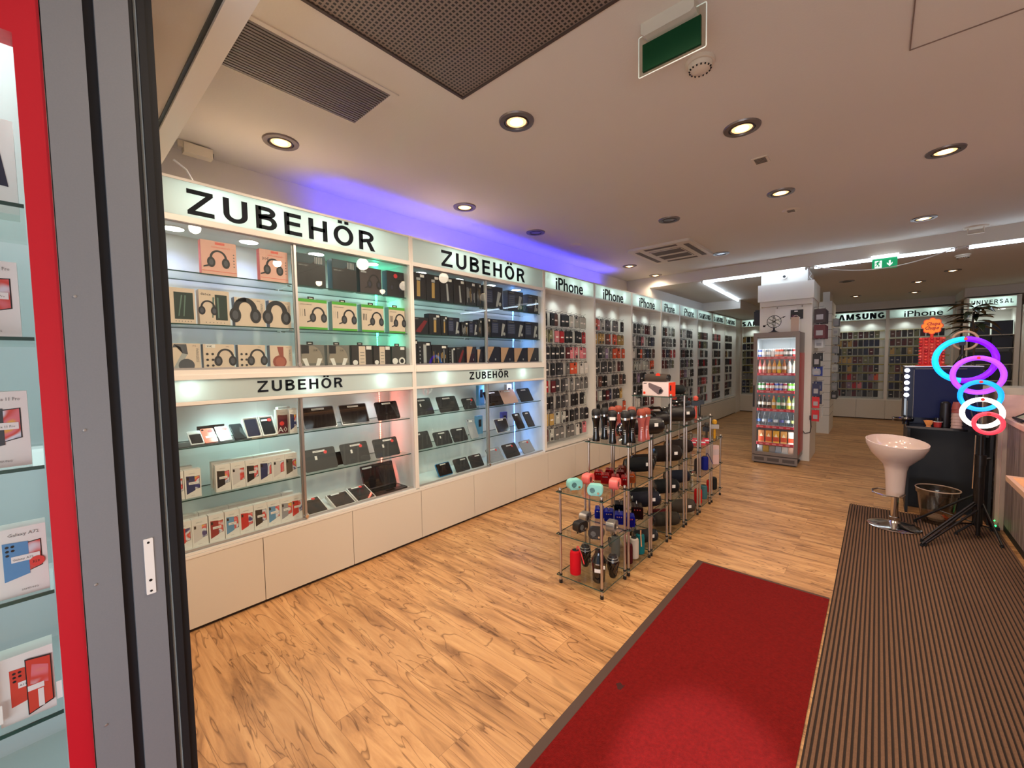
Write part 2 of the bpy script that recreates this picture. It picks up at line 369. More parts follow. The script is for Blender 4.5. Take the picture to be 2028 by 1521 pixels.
# ---- mats on the floor
def ribbed():
    m = G(); x0, x1, y0, y1 = -.18, .80, -.6, 5.35; n = 50; p = (x1-x0)/n; prof = []
    for i in range(n):
        x = x0+i*p; prof += [(x, .003, 1), (x+p*.34, .003, 1), (x+p*.42, .008, 0), (x+p*.92, .008, 0)]
    prof.append((x1, .003, 1)); vs = []; fs = []; ms = []
    for x, z, _ in prof: vs += [(x, y0, z), (x, y1, z)]
    vs += [(x0, y0, 0), (x0, y1, 0), (x1, y0, 0), (x1, y1, 0)]
    k = len(prof)
    for i in range(k-1):
        m.add([], [])
        fs.append((2*i, 2*i+2, 2*i+3, 2*i+1)); ms.append(1 if (i % 4 == 0) else 0)
    m.v = vs; m.f = fs+[(2*k, 2*k+2, 2*k+3, 2*k+1)]; m.m = ms+[1]
    return m
RIB = mat('brown_mat_rib', rgb(112, 80, 58), .95, noise=(160, .35), bump=(500, .6, .003))
GRV = mat('brown_mat_groove', rgb(40, 26, 18), .95)
tag(ob('ribbed_door_mat', ribbed(), [RIB, GRV], smooth=0), 'long brown ribbed mat under the white bar stool', 'mat')
t = thing('red_door_mat', 'large dark red carpet mat with a brown rubber edge', 'mat')
ob('carpet_pile', G().box(-.925, -.6, .001, -.19, 3.13, .009).prism([(-.872, 1.68), (-.858, 1.70), (-.842, 1.69), (-.835, 1.70), (-.838, 1.66), (-.850, 1.655), (-.862, 1.672)], .009, .0093, 1, plane='xy'), [mat('red_pile', rgb(118, 18, 16), .95, spec=.05, noise=(75, .4), bump=(300, .9, .006)), mat('dark_stain', rgb(60, 12, 10), .95)], t)
ob('rubber_edge', G().box(-.968, -.6, 0, -.925, 3.155, .006).box(-.925, 3.13, 0, -.19, 3.155, .006), mat('brown_rubber', rgb(74, 52, 42), .7), t)
MATS['red_pile'].node_tree.nodes['Principled BSDF'].inputs['Sheen Weight'].default_value = .035
# ---------------------------------------------------------------- entrance window on the left
t = thing('shop_window', 'tall shop window with a red frame holding boxed phones', 'window', (-1.35, 0, 0))
REDF = mat('red_frame', rgb(192, 18, 38), .4)
ob('frame', G().box(-.06, 0, 0, 0, .04, 2.62).box(-.06, -1.0, 2.19, 0, 0, 2.62), REDF, t)
ob('back_panel', G().box(-.50, -1.0, 0, -.47, .0, 2.60), mat('grey_lining', rgb(176, 188, 188), .6), t)
ob('side_panel', G().box(-.47, .0, 0, -.06, .03, 2.60), CASEW, t)
ob('glass_pane', G().box(-.035, -1.0, 0, -.03, 0, 2.19), glass('window_glass', (.97, .985, .98), .5), t)
for z in (.425, .715, 1.0, 1.286, 1.57, 1.855):
    ob('glass_shelf', G().box(-.45, -.98, z-.008, -.045, -.002, z).box(-.045, -.98, z-.008, -.042, -.002, z, 1), [GSHELF, GEDGE], t)
lamp('AREA', 'window_lamp', (-.25, -.45, 2.55), 9, (.86, 1, .97), t, (.2, .8))
lamp('AREA', 'window_lamp', (-.40, -.30, 1.2), 3, (.86, 1, .97), t, (.3, 1.8), rot=(0, R(-90), 0))
# door posts
t = thing('sliding_door_post', 'grey aluminium door post with screw heads beside the red window frame', 'door post', (-1.35, 0, 0))
ob('profile', G().box(-.09, .042, 0, .004, .106, 2.62), GREYM, t)
ob('recess', G().box(-.08, .106, 0, -.012, .125, 2.62), mat('dark_channel', rgb(34, 36, 42), .5), t)
for z in (1.36, 1.0, 1.66, .66): ob('screw', G().lathe([(.003, 0), (.003, .0012), (.001, .0016)], 10, axis='x', c=(.004, .062, z)), ALU, t)
t = thing('grey_door_leaf', 'narrow grey door leaf with a white strike plate and black rubber seal', 'door', (-1.35, 0, 0))
ob('profile', G().box(-.09, .125, 0, .004, .184, 2.60), GREYM, t)
ob('strike_plate', G().prism(rpoly(.148, .937, .166, 1.077, .002), .004, .0062, plane='yz').lathe([(.0028, .0062), (.0028, .0066)], 10, 1, axis='x', c=(0, .157, .945)).lathe([(.0034, .0062), (.0034, .0066)], 10, 1, axis='x', c=(0, .157, .972)).lathe([(.0028, .0062), (.0028, .0066)], 10, 1, axis='x', c=(0, .157, 1.067)), [PAPER, BLACK], t)
ob('rubber_seal', G().box(-.05, .184, 0, .0, .193, 2.60).box(-.05, .199, 0, .006, .213, 2.60).box(-.05, .213, 0, -.004, .229, 2.60), RUBBER, t)
ob('gap_light_strip', G().box(-.048, .193, 0, -.006, .199, 2.60), mat('painted_gap_light', rgb(226, 240, 238), .8), t)  # pale colour painted in for light showing through the gap
# ================================================================ wall showcases (local x along the wall, y into the wall, front at y = 0)
FX = -2.883
def W(u, d, z): return (FX-d, u, z)
RZ = PI/2
ORD = ['first', 'second', 'third', 'fourth', 'fifth', 'sixth', 'seventh', 'eighth', 'ninth', 'tenth', 'eleventh', 'twelfth']
def led(parent, x, y, z, e, col=(.88, 1, .97), r=.052, spot=2.4):
    ob('spotlight', G().lathe([(r, -.003), (r+.012, -.003), (r+.012, 0)], 24).lathe([(.0, -.0035), (r, -.0035), (r, -.001)], 24, 1), [WHITE, DISC], parent, (x, y, z))
    lamp('SPOT', 'spotlight_lamp', (x, y, z-.012), e, col, parent, .04, spot=spot, blend=.8)
def header(t, x0, x1, body, tx0, tx1, glow, z0=2.325, z1=2.515, cap=(2.342, 2.479), bold=.02, space=1.0, e=K_HEAD, dep=.14):
    p = ob('header_panel', G().box(x0, -.004, z0, x1, .002, z1), HEADM, t)
    ob('header_box', G().box(x0-.02, .0, z1, x1+.02, dep, z1+.012).box(x0-.02, dep, z0-.012, x1+.02, dep+.01, z1+.012).box(x0-.02, 0, z0-.014, x1+.02, dep, z0)
       .box(x0-.02, -.008, z1, x1+.02, .0, z1+.014).box(x0-.02, -.008, z0-.014, x1+.02, 0, z0), WHITE, t)
    if body:
        g = text_mesh(body, tx0, tx1, cap[0], cap[1], -.0075, bold+.012, .0035) if body == 'iPhone' else caps_mesh(body, tx0, tx1, cap[0], cap[1], -.0075, .26 if body == 'SAMSUNG' else .175, .0035, .14 if body == 'SAMSUNG' else .26)
        ob('lettering', g, DARKLET, p, smooth=0)
    for gx in glow: lamp('POINT', 'header_lamp', (gx, dep*.45, (z0+z1)/2+.01), e, (.90, 1, .95), t, .03)
def showcase(u0, wd, joint, label, t_up, t_lo, glow_up, glow_lo, disc, disc_lo, strips, tints):
    t = thing('wall_showcase', label, 'showcase', W(u0, 0, 0), RZ); D = .35; w = wd
    body = G()
    for x in (0, w-.017): body.box(x, 0, .44, x+.017, D, 2.53)
    body.box(.017, D, .45, w-.017, D+.012, 2.53)
    body.box(.017, 0, 2.300, w-.017, D, 2.311).box(.017, 0, 1.455, w-.017, D, 1.474).box(.017, .0, 1.288, w-.017, D, 1.30).box(.017, 0, .438, w-.017, D, .45)
    ob('carcass', body, CASEW, t)
    fr = G()
    for x in (-.001, w-.016): fr.box(x, -.012, .45, x+.017, 0, 2.53)
    fr.box(.016, -.012, 2.292, w-.016, 0, 2.311).box(.016, -.014, 1.452, w-.016, 0, 1.48).box(.016, -.018, 1.425, w-.016, 0, 1.452).box(.016, -.012, 1.283, w-.016, 0, 1.302).box(.016, -.014, .440, w-.016, 0, .452)
    ob('face_frame', fr, WHITE, t)
    header(t, .018, w-.018, 'ZUBEHÖR', t_up[0]-u0, t_up[1]-u0, [g-u0 for g in glow_up], space=1.12, bold=.012)
    header(t, .018, w-.018, 'ZUBEHÖR', t_lo[0]-u0, t_lo[1]-u0, [g-u0 for g in glow_lo], 1.303, 1.425, (1.334, 1.404), e=K_HEAD*.2, dep=.09, space=1.12, bold=.012)
    j = joint-u0
    for z0, z1 in ((1.48, 2.292), (.452, 1.283)):
        for k, (a, b, y) in enumerate(((.016, j+.012, .012), (j-.012, w-.016, .024))):
            d = ob('glass_door', G().box(a, y, z0, b, y+.004, z1), GLASSD, t)
            g = G().box(j+(-.002 if k == 0 else -.012), y-.004, z0, j+(.012 if k == 0 else .002), y+.008, z1).box(a, y-.003, z0, b, y+.007, z0+.012).box(a, y-.003, z1-.006, b, y+.007, z1)
            ob('door_edge', g, ALU, d)
            if k == 0: ob('lock', G().cyl((j+.006, -.002, z0+.02), (j+.006, .02, z0+.02), .011, 14).box(j+.001, -.004, z0+.004, j+.011, .01, z0+.012), CHROME, d)
    for zz in (2.035, 1.742, 1.04, .742):
        for a, b in ((.018, j-.01), (j+.014, w-.018)):
            s = ob('glass_shelf', G().box(a, .045, zz-.007, b, D-.02, zz).box(a, .0425, zz-.007, b, .045, zz, 1).box(a, D-.02, zz-.007, b, D-.0185, zz, 1), [GSHELF, GEDGE], t)
            for xx in (a+.004, b-.004):
                for yy in (.08, D-.05): ob('shelf_pin', G().cyl((xx-.01, yy, zz-.0105), (xx+.01, yy, zz-.0105), .0035, 8), CHROME, s)
    for i, u in enumerate(disc): led(t, u-u0, .2, 2.300, K_CASE, tints[0] if u < joint else tints[1])
    for i, u in enumerate(disc_lo): led(t, u-u0, .2, 1.288, K_CASE*.8, tints[2] if u < joint else tints[3])
    for x, z0, z1, c, s in strips:
        g = G(); n = int((z1-z0)/.016)
        g.box(x-u0-.005, D-.004, z0, x-u0+.005, D-.002, z1)
        for i in range(n): g.box(x-u0-.003, D-.007, z0+i*.016+.004, x-u0+.003, D-.004, z0+i*.016+.010, 1)
        ob('led_strip', g, [WHITE, mglow('led_'+s, c, 26)], t)
        lamp('AREA', 'led_strip_lamp', (x-u0, D-.012, (z0+z1)/2), 1.1, c, t, (.02, z1-z0), rot=(R(-90), 0, 0))
    return t
CY, LAV, NEU, BLU = (.62, 1, .95), (.52, .62, 1), (.80, .92, 1), (.50, .56, 1)
showcase(.27, 1.775, 1.146, 'tall white showcase nearest the entrance, under the big backlit lettering', (.588, 1.725), (.889, 1.432), (.72, 1.02, 1.36, 1.66), (.55, 1.2, 1.75),
         (.556, .944, 1.375, 1.815), (.75, .98, 1.35, 1.8), [(1.93, .47, 1.28, (1, .16, .1), 'red'), (1.93, 1.5, 2.29, (.05, 1, .55), 'green')], (LAV, CY, CY, NEU))
showcase(2.048, 1.795, 2.925, 'tall white showcase between the first showcase and the hanging phone cases', (2.367, 3.502), (2.67, 3.214), (2.5, 2.75, 3.1, 3.38), (2.35, 2.9, 3.45),
         (2.291, 2.734, 3.188, 3.6), (2.35, 2.7, 3.1, 3.5), [(3.70, .47, 1.28, (.1, .35, 1), 'blue'), (3.70, 1.5, 2.29, (.1, .35, 1), 'blue')], (CY, LAV, (.70, 1, .9), BLU))
# ---- hook bays
HOOK = mat('steel_hook', rgb(120, 118, 118), .3, .9)
def hook_mesh():
    g = G(); g.tube([(0, 0, 0), (0, -.13, .002), (0, -.155, .006), (0, -.17, .012)], .0022, 6); g.box(-.008, -.004, -.012, .008, 0, .012)
    return g.mesh('hook', [HOOK])
HM = hook_mesh()
CASE_COL = {'black': (16, 16, 18), 'dark grey': (52, 52, 54), 'grey': (108, 108, 106), 'clear': (172, 176, 168), 'red': (170, 26, 34), 'orange': (206, 84, 48), 'pink': (206, 120, 128), 'dark red': (84, 22, 28),
            'olive green': (112, 116, 82), 'navy blue': (32, 40, 70), 'white': (214, 212, 204), 'brown': (92, 58, 48), 'lilac': (128, 110, 138), 'gold': (176, 146, 84)}
WTS = [('black', 9), ('dark grey', 9), ('grey', 6), ('clear', 4), ('red', 3), ('orange', 1), ('pink', 2), ('dark red', 4), ('olive green', 2), ('navy blue', 2), ('white', 2), ('brown', 3), ('lilac', 1), ('gold', .6)]
def case_mesh(k):
    g = G(); w = .039
    g.box(-.004, -.001, -.012, .004, .001, .004, 2)                                    # hang tab
    g.prism(rpoly(-w-.003, -.163, w+.003, -.010, .004, 2), .004, .006, 2)              # packing card
    if k == 2: g.prism(rpoly(-w, -.160, w, -.022, .006, 3), -.010, .004, 0)             # folded wallet case
    else: g.prism(rpoly(-w+.001, -.160, w-.001, -.018, .011, 4), -.006, .004, 0)
    if k == 0: g.prism(rpoly(-w+.006, -.054, -.002, -.024, .007, 3), -.0085, -.006, 1)
    if k == 1: g.prism(rpoly(-w+.005, -.060, -w+.020, -.024, .006, 3), -.0085, -.006, 1).prism(rpoly(-.02, -.155, .03, -.12, .003, 2), -.0072, -.006, 2)
    if k == 2: g.box(-w+.012, -.0108, -.105, w-.014, -.010, -.088, 3)
    g.box(-.012, -.0085, -.092, .012, -.0062, -.082, 3)
    return g
CARD = mat('packing_card', rgb(60, 60, 62), .3)
CM = [case_mesh(k).mesh('phone_case', [TINT, BLACK, CARD, PAPER]) for k in range(3)]
def pick():
    s = random.uniform(0, sum(w for _, w in WTS))
    for c, w in WTS:
        s -= w
        if s <= 0: return c
    return 'black'
ROWS = [2.075, 1.88, 1.68, 1.483, 1.283, 1.082, .883, .69]
def bay(u0, u1, name_i, txt, t0, t1, rows, cols, glow, hooks=True, discs=None, cap=(2.337, 2.482), bold=.0):
    w = u1-u0; D = .2
    t = thing('hook_bay', f'white hook bay with a backlit header, {ORD[name_i]} bay past the showcases', 'display bay', W(u0, 0, 0), RZ)
    ob('carcass', G().box(0, -.010, .45, .022, D, 2.53).box(w-.022, -.010, .45, w, D, 2.53).box(.022, D, .45, w-.022, D+.012, 2.53).box(.022, 0, .45, w-.022, D, .478).box(.022, 0, 2.325, w-.022, D, 2.338).box(.022, -.012, .45, w-.022, 0, .48), WHITE, t)
    header(t, .024, w-.024, txt, t0-u0, t1-u0, [g-u0 for g in glow], z0=2.33, z1=2.515, cap=cap, bold=bold, e=K_HEAD*.8, dep=.12)
    for x in (discs or (w*.42, w*.80)): led(t, x, .09, 2.325, K_BAY, (.84, 1, .96), .045)
    if hooks:
        for r, z in enumerate(rows):
            for c in cols:
                h = bpy.data.objects.new('hook', HM); COL.objects.link(h)
                h.parent = t; h.location = (c-u0, D, z+.0115)
    return t
def cols(a, n, p): return [a+i*p for i in range(n)]
BAYS = [(3.846, 4.972, 'iPhone', 4.083, 4.684, ROWS, cols(3.945, 9, .107), (4.05, 4.45, 4.75)),
        (4.972, 6.10, 'iPhone', 5.208, 5.814, ROWS[:], cols(5.07, 9, .1045), (5.2, 5.5, 5.85)),
        (6.10, 7.268, 'iPhone', 6.369, 6.982, ROWS[:], cols(6.21, 9, .106), (6.35, 6.65, 7.0)),
        (7.268, 8.172, 'iPhone', 7.40, 7.90, ROWS[:4], cols(7.37, 7, .105), (7.5, 7.9)),
        (8.172, 9.227, 'iPhone', 8.40, 8.98, ROWS, cols(8.28, 8, .11), (8.5, 8.9)),
        (9.227, 10.25, 'SAMSUNG', 9.35, 10.12, ROWS, cols(9.34, 8, .105), (9.5, 9.9)),
        (10.25, 11.32, 'SAMSUNG', 10.4, 11.15, ROWS[:], cols(10.36, 8, .105), (10.6, 11.0)),
        (11.32, 12.4, 'SAMSUNG', 11.45, 12.25, ROWS, cols(11.42, 8, .105), (11.6, 12.1))]
MASS = []                                       # the smallest, farthest cases go into one object
n_case = 0
for bi, (u0, u1, txt, a, b, rows, cs, glow) in enumerate(BAYS):
    sam = txt == 'SAMSUNG'
    bay(u0, u1, bi, txt, a, b, rows, cs, glow, hooks=bi < 5, cap=(2.352, 2.46) if sam else (2.337, 2.482), bold=.035 if sam else .0)
    for r, z in enumerate(rows):
        last = None
        for c, u in enumerate(cs):
            if random.random() < (.05 if bi < 3 else .03): continue
            col = last if (last and random.random() < .35) else pick()
            last = col; k = random.choice((0, 0, 1, 2, 2)); zz = z+random.uniform(-.004, .004)
            if bi >= 5: MASS.append((W(u, .05, zz), RZ, col, k)); continue
            o = bpy.data.objects.new('phone_case', CM[k]); COL.objects.link(o)
            o.location = W(u, random.choice((.03, .045, .06)), zz); o.rotation_euler = (0, 0, RZ+random.uniform(-.06, .06))
            j = random.uniform(.8, 1.2); o.color = (*[min(1, v*j) for v in rgb(*CASE_COL[col])], 1)
            tag(o, f'{col} phone case, {ORD[c]} along {ORD[r]} hook row, {ORD[bi]} bay past the showcases', 'phone case', 'phone cases hanging on the long wall'); n_case += 1
# ---- blue light strip on top of the showcases
t = single('blue_light_strip', G().box(-.01, 1.5, 2.536, .01, 6.1, 2.546), mglow('led_blue_strip', (.12, .10, 1), 4), 'thin blue light strip along the tops of the tall showcases', 'light strip', (FX-.31, 0, 0))
for y in (2.0, 2.95, 3.9, 4.85, 5.6): lamp('AREA', 'blue_strip_lamp', (0, y, 2.56), 5, (.06, .05, 1), t, (.02, .95), rot=(0, R(158), 0), spread=R(110))
# ---- base cabinets
def base_cab(u0, u1, i):
    t = thing('base_cabinet', f'cream base cabinet below the wall displays, {i}', 'cabinet', W(u0, 0, 0), RZ); w = u1-u0
    ob('body', G().box(.001, .0, .03, w-.001, .36, .4235), WHITE, t)
    ob('door', G().box(.002, -.017, .022, w-.002, -.001, .4225), DOORM, t)
    ob('plinth', G().box(0, .0, 0, w, .34, .03), mat('dark_plinth', rgb(40, 28, 22), .7), t)
edges = [.27, .873, 1.464, 2.075, 2.686, 3.288, 3.87, 4.456, 5.06, 5.66, 6.26, 6.86, 7.46, 8.06, 8.66, 9.26, 9.86, 10.46, 11.06, 11.66, 12.4]
NTH = ORD+['thirteenth', 'fourteenth', 'fifteenth', 'sixteenth', 'seventeenth', 'eighteenth', 'nineteenth', 'twentieth']
for i in range(len(edges)-1): base_cab(edges[i], edges[i+1], NTH[i]+' from the entrance')
single('cabinet_ledge', G().box(0, -.02, .424, 12.13, .02, .438), WHITE, 'long white ledge running on top of the cream base cabinets', 'ledge', W(.27, 0, 0), RZ)
struct('trim_6', G().box(-2.90, 12.4, 0, -2.87, 12.96, 2.54), WHITE)
struct('wall_far_left', G().box(-3.42, 12.40, 0, -2.90, 12.44, 2.54), WALLM)
# ---- back wall displays
def back_unit(x0, x1, txt, a, b, i, cap, bold, glow):
    w = x1-x0; D = .2
    t = thing('hook_display', f'white hook display on the far wall, {i}', 'display bay', (x0, 12.9, 0), 0)
    ob('carcass', G().box(0, -.010, .45, .03, D, 2.53).box(w-.03, -.010, .45, w, D, 2.53).box(.03, D, .45, w-.03, D+.012, 2.53).box(.03, -.01, .45, w-.03, D, .478).box(.03, 0, 2.325, w-.03, D, 2.338), WHITE, t)
    header(t, .03, w-.03, txt, a-x0, b-x0, [g-x0 for g in glow], z0=2.33, z1=2.515, cap=cap, bold=bold, e=K_HEAD*.8, dep=.12)
    for x in (w*.28, w*.72): led(t, x, .09, 2.325, K_BAY*1.2, (.84, 1, .96), .045)
    rl = G()
    for z in ROWS: rl.box(.04, D-.02, z-.02, w-.04, D-.006, z-.006).box(.04, .0, z-.002, w-.04, .004, z+.006)
    ob('hook_rail', rl, mat('brass_rail', rgb(176, 160, 70), .45, .3), t)
    for s in (0, 1):
        tt = thing('base_cabinet', f'cream base cabinet under the hook display {i}, {"first" if s == 0 else "second"} of two', 'cabinet', (x0+s*w/2, 12.9, 0))
        ob('body', G().box(.001, 0, .03, w/2-.001, .34, .45), WHITE, tt); ob('door', G().box(.002, -.017, .022, w/2-.002, -.001, .447), DOORM, tt)
        ob('plinth', G().box(0, 0, 0, w/2, .3, .03), MATS['dark_plinth'], tt)
back_unit(-2.87, -1.87, 'SAMSUNG', -2.84, -1.93, 'in the far corner', (2.35, 2.47), .035, (-2.6, -2.2))
back_unit(-1.87, -.885, None, 0, 0, 'behind the drinks fridge', (2.35, 2.47), .035, (-1.5, -1.2))
back_unit(-.885, .145, 'SAMSUNG', -.90+.03, .095, 'past the slatted stand', (2.348, 2.482), .035, (-.6, -.2))
back_unit(.145, 1.2, 'iPhone', .417, 1.03, 'behind the coffee machine', (2.345, 2.475), .0, (.45, .9))
for x0, x1 in ((-2.84, -1.95), (-.86, .10), (.19, 1.16)):
    n = int((x1-x0)/.098)
    for r, z in enumerate(ROWS):
        for c in range(n): MASS.append(((x0+.05+c*.098, 12.94, z-.005), 0, random.choice(['black', 'dark grey', 'gold', 'brown', 'dark grey', 'olive green', 'navy blue', 'dark red', 'black']) if r < 5 else pick(), random.choice((0, 1, 2))))
mg = G(); names = list(CASE_COL); mm = []
for loc, rz, col, k in MASS:
    mg.M = Matrix.Translation(loc) @ Matrix.Rotation(rz, 4, 'Z'); ci = names.index(col)
    mg.prism(rpoly(-.038, -.163, .038, -.018, .011, 2), -.006, .004, ci).box(-.041, .004, -.168, .041, .006, -.01, len(names))
    mg.prism(rpoly(-.03, -.054, -.002, -.024, .006, 1), -.0085, -.006, len(names)+1) if k != 2 else mg.box(-.02, -.0075, -.1, .02, -.006, -.085, len(names)+2)
o = ob('far_phone_cases', mg, [mat('case_'+n.replace(' ', '_'), rgb(*CASE_COL[n]), .4) for n in names]+[CARD, BLACK, PAPER], smooth=0)
tag(o, 'rows of small phone cases hanging at the far end of the shop', 'phone cases', kind='stuff')
# ================================================================ ceiling fittings
WARM = (1, .80, .60)
GOLD = mat('gold_reflector', rgb(232, 160, 80), .3, .6)
def downlight(x, y, z, lit, label, r=.1, e=K_DOWN):
    t = thing('recessed_downlight', label, 'downlight', (x, y, z), 0, None)
    ob('trim_ring', G().lathe([(r*.70, -.001), (r*.74, -.010), (r, -.009), (r+.004, 0)], 32), mat('satin_ring', rgb(122, 112, 106), .35, .7), t)
    ob('inner_ring', G().lathe([(r*.58, -.004), (r*.62, -.012), (r*.68, -.008), (r*.66, -.001)], 32), mat('dark_satin_ring', rgb(70, 64, 62), .35, .6), t)
    if lit:
        ob('reflector', G().lathe([(r*.57, -.006), (r*.40, -.003), (r*.2, -.001)], 28), mat('lit_reflector', rgb(240, 170, 90), .3, .3, emit=(1, .50, .20), es=2.6), t)
        ob('bulb', G().lathe([(.0, -.016), (r*.20, -.014), (r*.38, -.008), (r*.34, -.001)], 20), mglow('warm_bulb', (1, .74, .42), 8), t)
        lamp('SPOT', 'downlight_lamp', (0, 0, -.085), e, WARM, t, .075, spot=2.95, blend=.5)
    else:
        ob('reflector', G().lathe([(r*.57, -.006), (r*.40, -.003), (r*.0, -.001)], 28), mat('unlit_reflector', rgb(150, 146, 150), .2, .8), t)
DL = [(-2.85, 1.08, 1, 'over the near showcase'), (-2.84, 2.62, 1, 'over the second showcase'), (-2.84, 5.95, 1, 'over the second hook bay'), (-2.84, 6.92, 1, 'over the third hook bay'),
      (-1.62, 1.92, 1, 'in the ceiling beside the large perforated panel'), (-.657, 2.91, 1, 'in the ceiling past the smoke detector'), (-.657, 4.26, 1, 'in the middle of the ceiling behind another'),
      (.316, 4.21, 1, 'above the brown ribbed mat'), (.32, 6.10, 1, 'above the coffee machine'),
      (-2.84, 3.66, 0, 'over the first hook bay'), (-1.617, 4.28, 0, 'in the middle ceiling above the glass racks'), (-1.62, 6.14, 0, 'beside the ceiling air unit')]
for x, y, lit, s in DL: downlight(x, y, ZC, lit, ('lit warm' if lit else 'switched off grey')+' recessed downlight '+s, e=K_DOWN*(.40 if x < -2.5 and y < 3 else 1 if y < 3.5 else (.42 if y < 5 else .2)))
for x, y, s in ((.796, 8.96, 'nearest beyond the light tubes'), (-.378, 11.25, 'beside the pillar'), (.484, 9.89, 'second beyond the light tubes'), (.51, 11.47, 'closest to the far wall')):
    downlight(x, y, 2.73, 1, 'warm recessed downlight in the lower rear ceiling, '+s, r=.09, e=K_DOWN*.14)
downlight(-.418, 8.9, 2.73, 0, 'switched off downlight in the rear ceiling behind the exit sign')
# unseen fill lamps added on the downlight grid to brighten upright faces
for x, y in ((-.66, 1.1), (.32, 2.2), (1.3, 3.2), (1.3, 4.4), (-1.62, .8)):
    lamp('SPOT', 'grid_fill_lamp', (x, y, ZC-.03), K_DOWN*(.9 if y < 2.5 else .5), WARM, None, .05, spot=2.95, blend=.5)
# louvred vent and perforated panel
SL = mat('louvre_slat', rgb(112, 100, 94), .45, .3); DK = mat('vent_shadow', rgb(20, 16, 14), .9)
t = thing('ceiling_louvre', 'dark slatted ceiling vent in a pale frame above the near showcase', 'vent', (-2.13, 0, ZC))
ob('frame', G().box(-.21, .5, -.006, -.185, 1.32, .001).box(.185, .5, -.006, .215, 1.32, .001).box(-.185, 1.285, -.006, .185, 1.32, .001), CEILM, t)
g = G()
for i in range(19):
    x = -.18+i*.0198; g.box(x, .5, -.007, x+.0125, 1.285, -.004, 0)
g.box(-.185, .5, -.0005, .185, 1.285, 0, 1); ob('slats', g, [SL, DK], t, smooth=0)
def perf():
    m = bpy.data.materials.new('perforated_sheet'); m.use_nodes = True; nt = m.node_tree; N = nt.nodes; L = nt.links; b = N['Principled BSDF']
    tc = N.new('ShaderNodeTexCoord'); mp = N.new('ShaderNodeMapping'); mp.inputs['Scale'].default_value = (51, 51, 51); mp.inputs['Rotation'].default_value = (0, 0, 0)
    L.new(tc.outputs['Object'], mp.inputs[0]); fr = N.new('ShaderNodeVectorMath'); fr.operation = 'FRACTION'; L.new(mp.outputs[0], fr.inputs[0])
    sp = N.new('ShaderNodeSeparateXYZ'); L.new(fr.outputs[0], sp.inputs[0])
    def tri(o):
        a = N.new('ShaderNodeMath'); a.operation = 'SUBTRACT'; a.inputs[1].default_value = .5; L.new(o, a.inputs[0])
        c = N.new('ShaderNodeMath'); c.operation = 'ABSOLUTE'; L.new(a.outputs[0], c.inputs[0]); return c.outputs[0]
    mx = N.new('ShaderNodeMath'); mx.operation = 'MAXIMUM'; L.new(tri(sp.outputs[0]), mx.inputs[0]); L.new(tri(sp.outputs[1]), mx.inputs[1])
    cr = N.new('ShaderNodeValToRGB'); e = cr.color_ramp.elements; e[0].position = .27; e[0].color = (*rgb(26, 20, 18), 1); e[1].position = .31; e[1].color = (*rgb(122, 108, 98), 1); L.new(mx.outputs[0], cr.inputs[0])
    L.new(cr.outputs[0], b.inputs['Base Color']); b.inputs['Roughness'].default_value = .5
    return m
t = thing('perforated_ceiling_panel', 'large dark perforated metal panel set into the ceiling', 'ceiling panel', (-1.0, 0, ZC))
ob('sheet', G().box(-.675, .5, -.004, .55, 1.55, 0), perf(), t); ob('edge', G().box(-.69, .5, -.010, -.675, 1.562, 0).box(-.675, 1.55, -.010, .56, 1.562, 0).box(.55, .5, -.010, .56, 1.55, 0), mat('dark_panel_edge', rgb(64, 52, 46), .6), t)
# exit signs
GREEN = mat('green_sign', rgb(0, 56, 28), .6, spec=.2); PLEX = glass('acrylic_plate', (.9, .94, .92), 1.4)
t = thing('exit_sign', 'green blank emergency sign in clear acrylic hanging near the entrance', 'exit sign', (-.665, 1.77, 2.9))
ob('lamp_housing', G().prism([(-.115, 0), (.10, 0), (.10, -.045), (.085, -.055), (-.10, -.055), (-.115, -.04)], -.03, .03), mat('housing_cream', rgb(196, 190, 174), .5), t)
ob('acrylic_plate', G().prism(rpoly(-.137, -.196, .137, -.030, .006), -.004, .004, 0), PLEX, t)
ob('plate_rim', G().tube([(x, 0, z) for x, z in rpoly(-.137, -.196, .137, -.030, .006)], .0022, 6, 0, True), mat('bright_edge', rgb(236, 236, 226), .3, emit=(.9, 1, .9), es=.25), t)
ob('green_panel', G().box(-.118, -.0055, -.180, .118, .0055, -.070), GREEN, t)
lamp('SPOT', 'sign_lamp', (-.0, -.016, -.050), .12, (.95, 1, .8), t, .006, spot=2.2, rot=(R(-14), 0, 0))
t = thing('exit_sign', 'small green and white running man exit sign under the light tubes', 'exit sign', (.033, 7.03, 2.745))
ob('lamp_housing', G().box(-.13, -.03, -.04, .13, .025, 0), mglow('sign_housing_glow', (.92, .96, 1), 1.6), t)
g = G(); g.M = Matrix.Diagonal((.88, 1, .92, 1)); g.box(-.135, -.004, -.185, .135, .004, -.044, 0).box(-.105, -.0052, -.170, -.028, -.004, -.072, 1)
gf = mat('exit_green', rgb(0, 140, 90), .5, emit=rgb(0, 150, 95), es=.7); gw = mat('exit_white', rgb(230, 240, 236), .5, emit=(.8, .95, .9), es=.8)
g.prism([(.045, -.08), (.065, -.08), (.065, -.125), (.085, -.105), (.085, -.125), (.055, -.158), (.025, -.125), (.025, -.105), (.045, -.125)], -.0052, -.004, 1)
